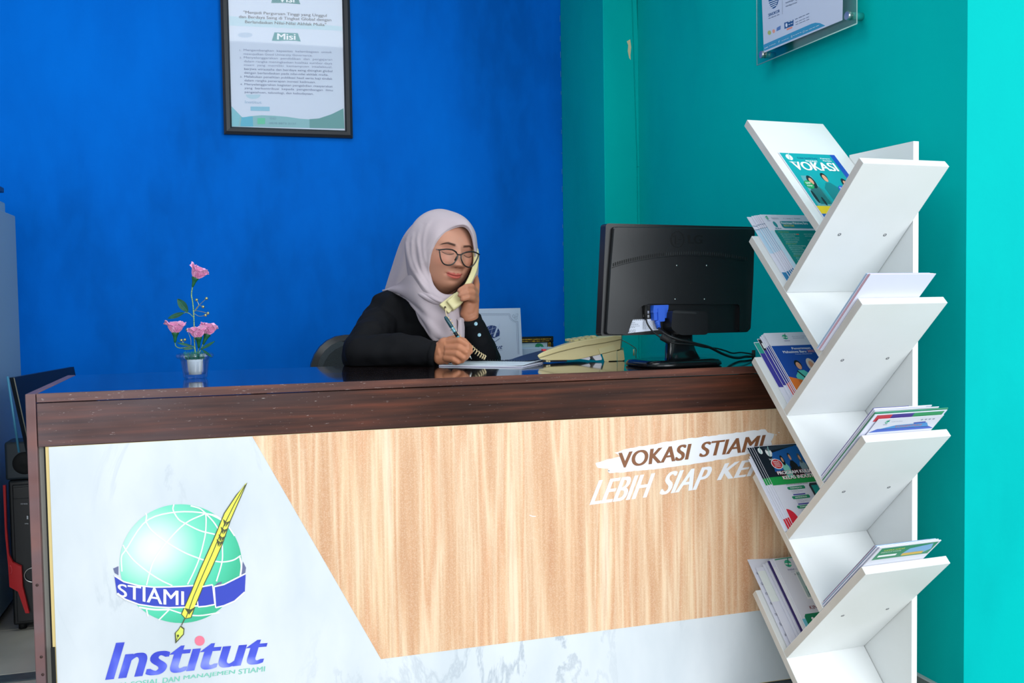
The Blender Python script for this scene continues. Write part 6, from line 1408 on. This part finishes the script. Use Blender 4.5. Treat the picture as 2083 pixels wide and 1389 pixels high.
# folds that run down from the crown along the left of the face
jj = np.arange(NL)/NL; ii = np.linspace(0, 1, 80)
cen = G.mean(axis=1, keepdims=True); rd_ = G-H0; rd_ /= np.linalg.norm(rd_, axis=2, keepdims=True)
left = np.exp(-((jj-.76)/.13)**2)[None, :]; band_ = np.exp(-((ii-.42)/.16)**2)[:, None]
fold = (1-np.abs(np.sin(ii[:, None]*21+3.4*jj[None, :]))**.7*2)*.0030*left*band_+np.sin(ii[:, None]*30+jj[None, :]*14)*.0010*band_
G = G+rd_*(fold*.25)[..., None]
GP = G-CO; gf_ = GP@CF; gx = CX+FPX*(GP@CR)/gf_; gy = CY-FPX*(GP@CU)/gf_
def ridge(pts, A_, sg):
    """a soft raised fold along a line on the front of the cloth"""
    global G
    P = catmull(pts, 60); d2 = (gx[..., None]-P[:, 0])**2+(gy[..., None]-P[:, 1])**2; k_ = d2.argmin(-1); t_ = k_/59.; side = gx-P[k_, 0]; dd = np.sqrt(d2.min(-1)); s_ = np.where(side > 0, sg*.55, sg*1.25)
    G = G+rd_*(A_*np.exp(-(dd/s_)**2)*np.clip(t_*5, 0, 1)*np.clip((1-t_)*4+.3, 0, 1)*(gf_ < 2.77))[..., None]
ridge([(832, 458), (829, 490), (833, 517), (840, 541), (854, 565), (875, 589), (896, 602)], .0062, 6)
ridge([(859, 455), (852.5, 486), (854.6, 511), (860, 541), (869, 562), (880, 582)], .0050, 5)
ridge([(843, 470), (841, 495), (842, 518), (848, 540), (860, 562), (876, 584)], .0052, 4.5)
ridge([(880, 442), (866, 470), (862, 505), (867, 540)], .0026, 5)
hj = MB(); hj.grid(G, m_hj, True, True)
# little pinch over the forehead and rolled hem
hem = [G[9, j]+rd_[9, j]*.0006 for j in range(NL)]
hj.tube(hem+[hem[0], hem[1]], .0016, m_hj, 6, False)
def drape(ctrl, nu, nv, th=.0018, folds=None):
    C_ = [[at(*p) for p in row] for row in ctrl]; S = surf(C_, nu, nv)
    if folds is not None:
        gu = np.gradient(S, axis=0); gv = np.gradient(S, axis=1); N_ = np.cross(gu, gv); N_ /= (np.linalg.norm(N_, axis=2, keepdims=True)+1e-9); N_ *= np.sign((N_@(-CF)))[..., None]
        U_, W_ = np.meshgrid(np.linspace(0, 1, nu), np.linspace(0, 1, nv), indexing='ij'); S = S+N_*folds(U_, W_)[..., None]
    hj.slabgrid(S, th, m_hj)
# back tail
drape([[(846, 450, 2.80), (850, 450, 2.78), (858, 452, 2.755)], [(826, 473, 2.80), (833, 474, 2.760), (846, 478, 2.735)], [(812, 500, 2.83), (823, 505, 2.775), (838, 508, 2.735)], [(797, 545, 2.86), (813, 548, 2.79), (836, 552, 2.735)], [(785, 583, 2.885), (803, 588, 2.81), (838, 592, 2.745)], [(783, 592, 2.895), (803, 602, 2.83), (845, 606, 2.76)]], 44, 26, .002, lambda u, w: .0035*np.sin(w*11+u*2)*np.sin(u*PI)**.5*w)
# front drape over shoulder and chest
drape([[(781, 590, 2.885), (810, 576, 2.780), (836, 560, 2.712), (868, 588, 2.675), (912, 616, 2.658), (938, 614, 2.692)],
       [(781, 592, 2.883), (814, 590, 2.765), (843, 590, 2.692), (882, 610, 2.660), (916, 628, 2.648), (940, 626, 2.690)],
       [(803, 593, 2.815), (828, 608, 2.735), (856, 620, 2.680), (892, 638, 2.650), (920, 646, 2.645), (943, 642, 2.690)],
       [(825, 606, 2.765), (845, 628, 2.705), (869, 642, 2.664), (897, 658, 2.646), (923, 664, 2.644), (944, 660, 2.692)],
       [(840, 625, 2.735), (858, 650, 2.684), (878, 664, 2.654), (901, 676, 2.642), (926, 682, 2.644), (945, 678, 2.694)],
       [(856, 654, 2.704), (869, 675, 2.670), (884, 684, 2.654), (903, 691, 2.642), (926, 694, 2.646), (944, 691, 2.696)],
       [(872, 680, 2.682), (880, 689, 2.668), (890, 693, 2.656), (905, 696, 2.646), (926, 698, 2.648), (944, 694, 2.698)]], 70, 64, .002,
      lambda u, w: .0042*np.sin(w*16+u*3.4)*np.clip(u*1.6, .1, 1)*np.exp(-((w-.55)/.33)**2)+.0024*np.sin(u*17-w*10)*np.exp(-(w/.5)**2))
# throat wrap crossing under the chin
drape([[(816, 588, 2.800), (832, 580, 2.760), (848, 566, 2.735)], [(830, 597, 2.745), (848, 592, 2.692), (864, 578, 2.700)], [(848, 608, 2.712), (866, 602, 2.660), (880, 592, 2.680)], [(870, 617, 2.694), (888, 614, 2.646), (903, 606, 2.662)], [(900, 628, 2.682), (914, 620, 2.644), (926, 607, 2.664)], [(926, 631, 2.690), (935, 619, 2.655), (944, 603, 2.684)]], 80, 40, .0016,
      lambda u, w: .0030*np.sin(w*17+u*4.5)*np.clip(u*3-.3, 0, 1)*np.sin(np.clip(w, 0, 1)*PI)**.6)
# free corner of the cloth at the right
drape([[(929, 648, 2.655), (937, 646, 2.655), (944, 649, 2.668)], [(932, 655, 2.648), (938, 652, 2.650), (944.5, 660, 2.668)], [(931, 672, 2.648), (939, 668, 2.650), (944.5, 676, 2.670)], [(931, 690, 2.650), (939, 688, 2.652), (944, 690, 2.672)]], 20, 12, .002)
hj.build('hijab', woman)

# ---- eyeglasses
m_gl = mat('black_acetate', '#0b0b0c', .2, spec=.6)
spx = empty('eyeglasses', hd(0, .1, .01), 'round black framed eyeglasses worn by the woman', 'eyeglasses')
def gpt(x, y, o=0.0):   # point of the glasses' plane under the pixel
    P0 = hd(0, .112, .004); nrm = HM@V3(0, 1, .12); nrm /= np.linalg.norm(nrm); d = ray(x, y); t_ = ((P0+nrm*o-CO)@nrm)/(d@nrm); return CO+d*t_
def C8(X, Y): return (780+X/4.9625, 420+Y/4.9625)
lensL = [(572, 440), (640, 431), (700, 440), (745, 480), (740, 530), (700, 580), (650, 592), (605, 575), (580, 530), (570, 480)]
lensR = [(792, 480), (840, 462), (900, 458), (950, 475), (958, 495), (935, 550), (900, 598), (855, 612), (815, 590), (788, 540), (783, 505)]
for L_ in (lensL, lensR):
    P = catclosed([gpt(*C8(*p)) for p in L_], 60); q = MB(); q.tube(list(P)+[P[0], P[1]], .0019, m_gl, 8, False); rm = q.build('rim', spx)
    q = MB(); q.poly([p for p in P], M['lens']); q.build('lens', rm)
def topbar(pts, r_): q = MB(); q.tube(catmull([gpt(*C8(*p), .0008) for p in pts], 24), r_*1.0, m_gl, 8); return q
topbar([(556, 438), (600, 434), (640, 430), (700, 439), (738, 462)], .0019).build('brow_bar', spx); topbar([(795, 478), (840, 460), (900, 456), (945, 470), (972, 488)], .0019).build('brow_bar', spx)
topbar([(742, 478), (758, 486), (775, 487), (790, 482)], .0017).build('bridge', spx)
q = MB(); q.tube([gpt(*C8(742, 505)), gpt(*C8(720, 545), -.004)], .0022, ink('#2a1d18', .3), 8); q.build('nose_pad', spx)
q = MB(); q.tube([gpt(*C8(560, 438)), gpt(*C8(552, 437), -.006), at(885.5, 506, 2.690), at(868, 503, 2.735)], [.0017, .0016, .0011, .001], mat('grey_temple', '#5c5f63', .3, metal=.5), 8); q.build('temple_arm', spx)
q = MB(); q.tube([gpt(*C8(970, 487)), gpt(*C8(966, 485), -.01), at(968, 516, 2.79)], .0012, m_gl, 8); q.build('temple_arm', spx)

# ---- handset, held to the ear
hs = empty('telephone_handset', at(940, 600, 2.66), 'cream telephone handset held to her ear', 'handset')
cl = [at(967.5, 512, 2.728), at(968.5, 528, 2.708), at(965, 548, 2.692), at(957, 568, 2.676), at(947, 586, 2.661), at(936, 602, 2.650), at(926, 614, 2.642), at(916, 622, 2.637)]
cl = catmull(cl, 30); rows = []
axd = -CF*.8+CR*.2; 
for i, c in enumerate(cl):
    T_ = cl[min(i+1, 29)]-cl[max(i-1, 0)]; T_ /= np.linalg.norm(T_); dn2 = -CF-T_*(-CF@T_); dn2 /= np.linalg.norm(dn2); sd = np.cross(T_, dn2); s_ = i/29
    w_ = .0078+.0085*np.clip((s_-.55)/.2, 0, 1)+.0012*np.clip((.18-s_)/.1, 0, 1); h_ = .0095+.007*np.clip((s_-.72)/.2, 0, 1)+.004*np.clip((.2-s_)/.1, 0, 1)
    ring = []
    for a in np.linspace(0, 2*PI, 28, endpoint=False):
        cs_, sn_ = math.cos(a), math.sin(a); e = .42; ring.append(c+sd*w_*math.copysign(abs(cs_)**e, cs_)+dn2*h_*math.copysign(abs(sn_)**e, sn_))
    rows.append(ring)
def cap(row, cen_, k_, ofs): return [cen_+(p-cen_)*k_+ofs for p in row]
T0 = cl[0]-cl[1]; T0 /= np.linalg.norm(T0); T1 = cl[-1]-cl[-2]; T1 /= np.linalg.norm(T1)
rows = [cap(rows[0], cl[0], .6, T0*.0035), cap(rows[0], cl[0], .88, T0*.0022)]+rows+[cap(rows[-1], cl[-1], .94, T1*.0028), cap(rows[-1], cl[-1], .86, T1*.0034)]
q = MB(); q.grid(rows, M['beigelight'], True, True); q.add(rows[0], [list(range(28))[::-1]], M['beigelight']); q.add(rows[-1], [list(range(28))], M['beigelight']); q.build('grip', hs)
# mouthpiece block seen end-on
mB = [at(893.5, 619, 2.628), at(926, 594.5, 2.640), at(938.5, 610.5, 2.640), at(913, 637, 2.628)]
nb_ = np.cross(mB[1]-mB[0], mB[3]-mB[0]); nb_ /= np.linalg.norm(nb_); nb_ = nb_ if nb_@(-CF) > 0 else -nb_
bm = bmesh.new(); A_ = [bm.verts.new(tuple(p)) for p in mB]; B_ = [bm.verts.new(tuple(p-nb_*.022)) for p in mB]; bm.faces.new(A_); bm.faces.new(B_[::-1])
for i in range(4): bm.faces.new((A_[(i+1) % 4], A_[i], B_[i], B_[(i+1) % 4]))
bmesh.ops.recalc_face_normals(bm, faces=bm.faces); bmesh.ops.bevel(bm, geom=list(bm.edges), offset=.0035, segments=3, affect='EDGES', profile=.6); bm.verts.index_update()
q = MB(); q.add([v.co[:] for v in bm.verts], [[v.index for v in f.verts] for f in bm.faces], M['beigelight'], False); bm.free(); q.build('mouthpiece', hs)
q = MB(); p = at(905.5, 625.5, 2.6235); q.sphere(p, .003, ink('#4a4026', .5), 10, 6, (1, 1, 1.4)); q.build('cord_socket', hs)
q = MB(); q.tube([at(965.5, 520, 2.712), at(966, 535, 2.695), at(961.5, 553, 2.680), at(952, 572, 2.663), at(944, 583, 2.650)], .0007, ink('#a99f70', .5), 6); q.build('seam', hs)

# ---- coiled cord
cc2 = catmull([at(906, 627, 2.618), at(908, 640, 2.612), at(915, 655, 2.612), at(924, 675, 2.620), at(938, 690, 2.632), at(953, 702, 2.632), at(964, 712, 2.640), at(977, 722, 2.648), at(988, 728, 2.655)], 400)
straight = 60; coil = []; 
for i in range(len(cc2)):
    T_ = cc2[min(i+1, 399)]-cc2[max(i-1, 0)]; T_ /= np.linalg.norm(T_); a1 = np.cross(T_, CF); a1 /= np.linalg.norm(a1); a2 = np.cross(T_, a1); r_ = .0062*min(1, max(0, (i-straight)/25)); ph_ = i*.345
    coil.append(cc2[i]+a1*r_*math.cos(ph_)+a2*r_*math.sin(ph_))
q = MB(); q.tube(coil, .0013, mat('cream_cord', '#d9c49a', .45), 6); q.build('coiled_cord', label='cream coiled cord hanging from the handset down to the counter', cat='cord')

# ---- pen
pa, pb_ = at(905.5, 644, 2.585), at(959.5, 730.5, 2.590); dpn_ = (pb_-pa)/np.linalg.norm(pb_-pa); Lp = np.linalg.norm(pb_-pa)
pen = empty('ballpoint_pen', pb_, 'clear teal ballpoint pen in her writing hand', 'pen')
q = MB(); q.tube([pa+dpn_*Lp*.02, pa+dpn_*Lp*.30, pa+dpn_*Lp*.80], [.0042, .0044, .0044], mat('teal_clear_plastic', '#4f97a8', .15, spec=.7), 14); q.build('barrel', pen)
q = MB(); q.tube([pa-dpn_*.001, pa+dpn_*Lp*.04, pa+dpn_*Lp*.24, pa+dpn_*Lp*.25], [.0030, .0050, .0052, .0045], mat('dark_teal_cap', '#1c4552', .2), 14); q.build('cap_end', pen)
q = MB(); q.tube([pa+dpn_*Lp*.27, pa+dpn_*Lp*.285], .0051, M['metal'], 14); q.tube([pa+dpn_*Lp*.33, pa+dpn_*Lp*.335], .0050, M['metal'], 14); q.build('metal_ring', pen)
q = MB(); q.tube([pa+dpn_*Lp*.36, pa+dpn_*Lp*.46], .00475, ink('#101b24', .3), 14); q.build('dark_band', pen)
q = MB(); q.tube([pa+dpn_*Lp*.80, pa+dpn_*Lp*.93, pb_], [.0044, .0030, .0006], M['metal'], 12); q.build('tip', pen)
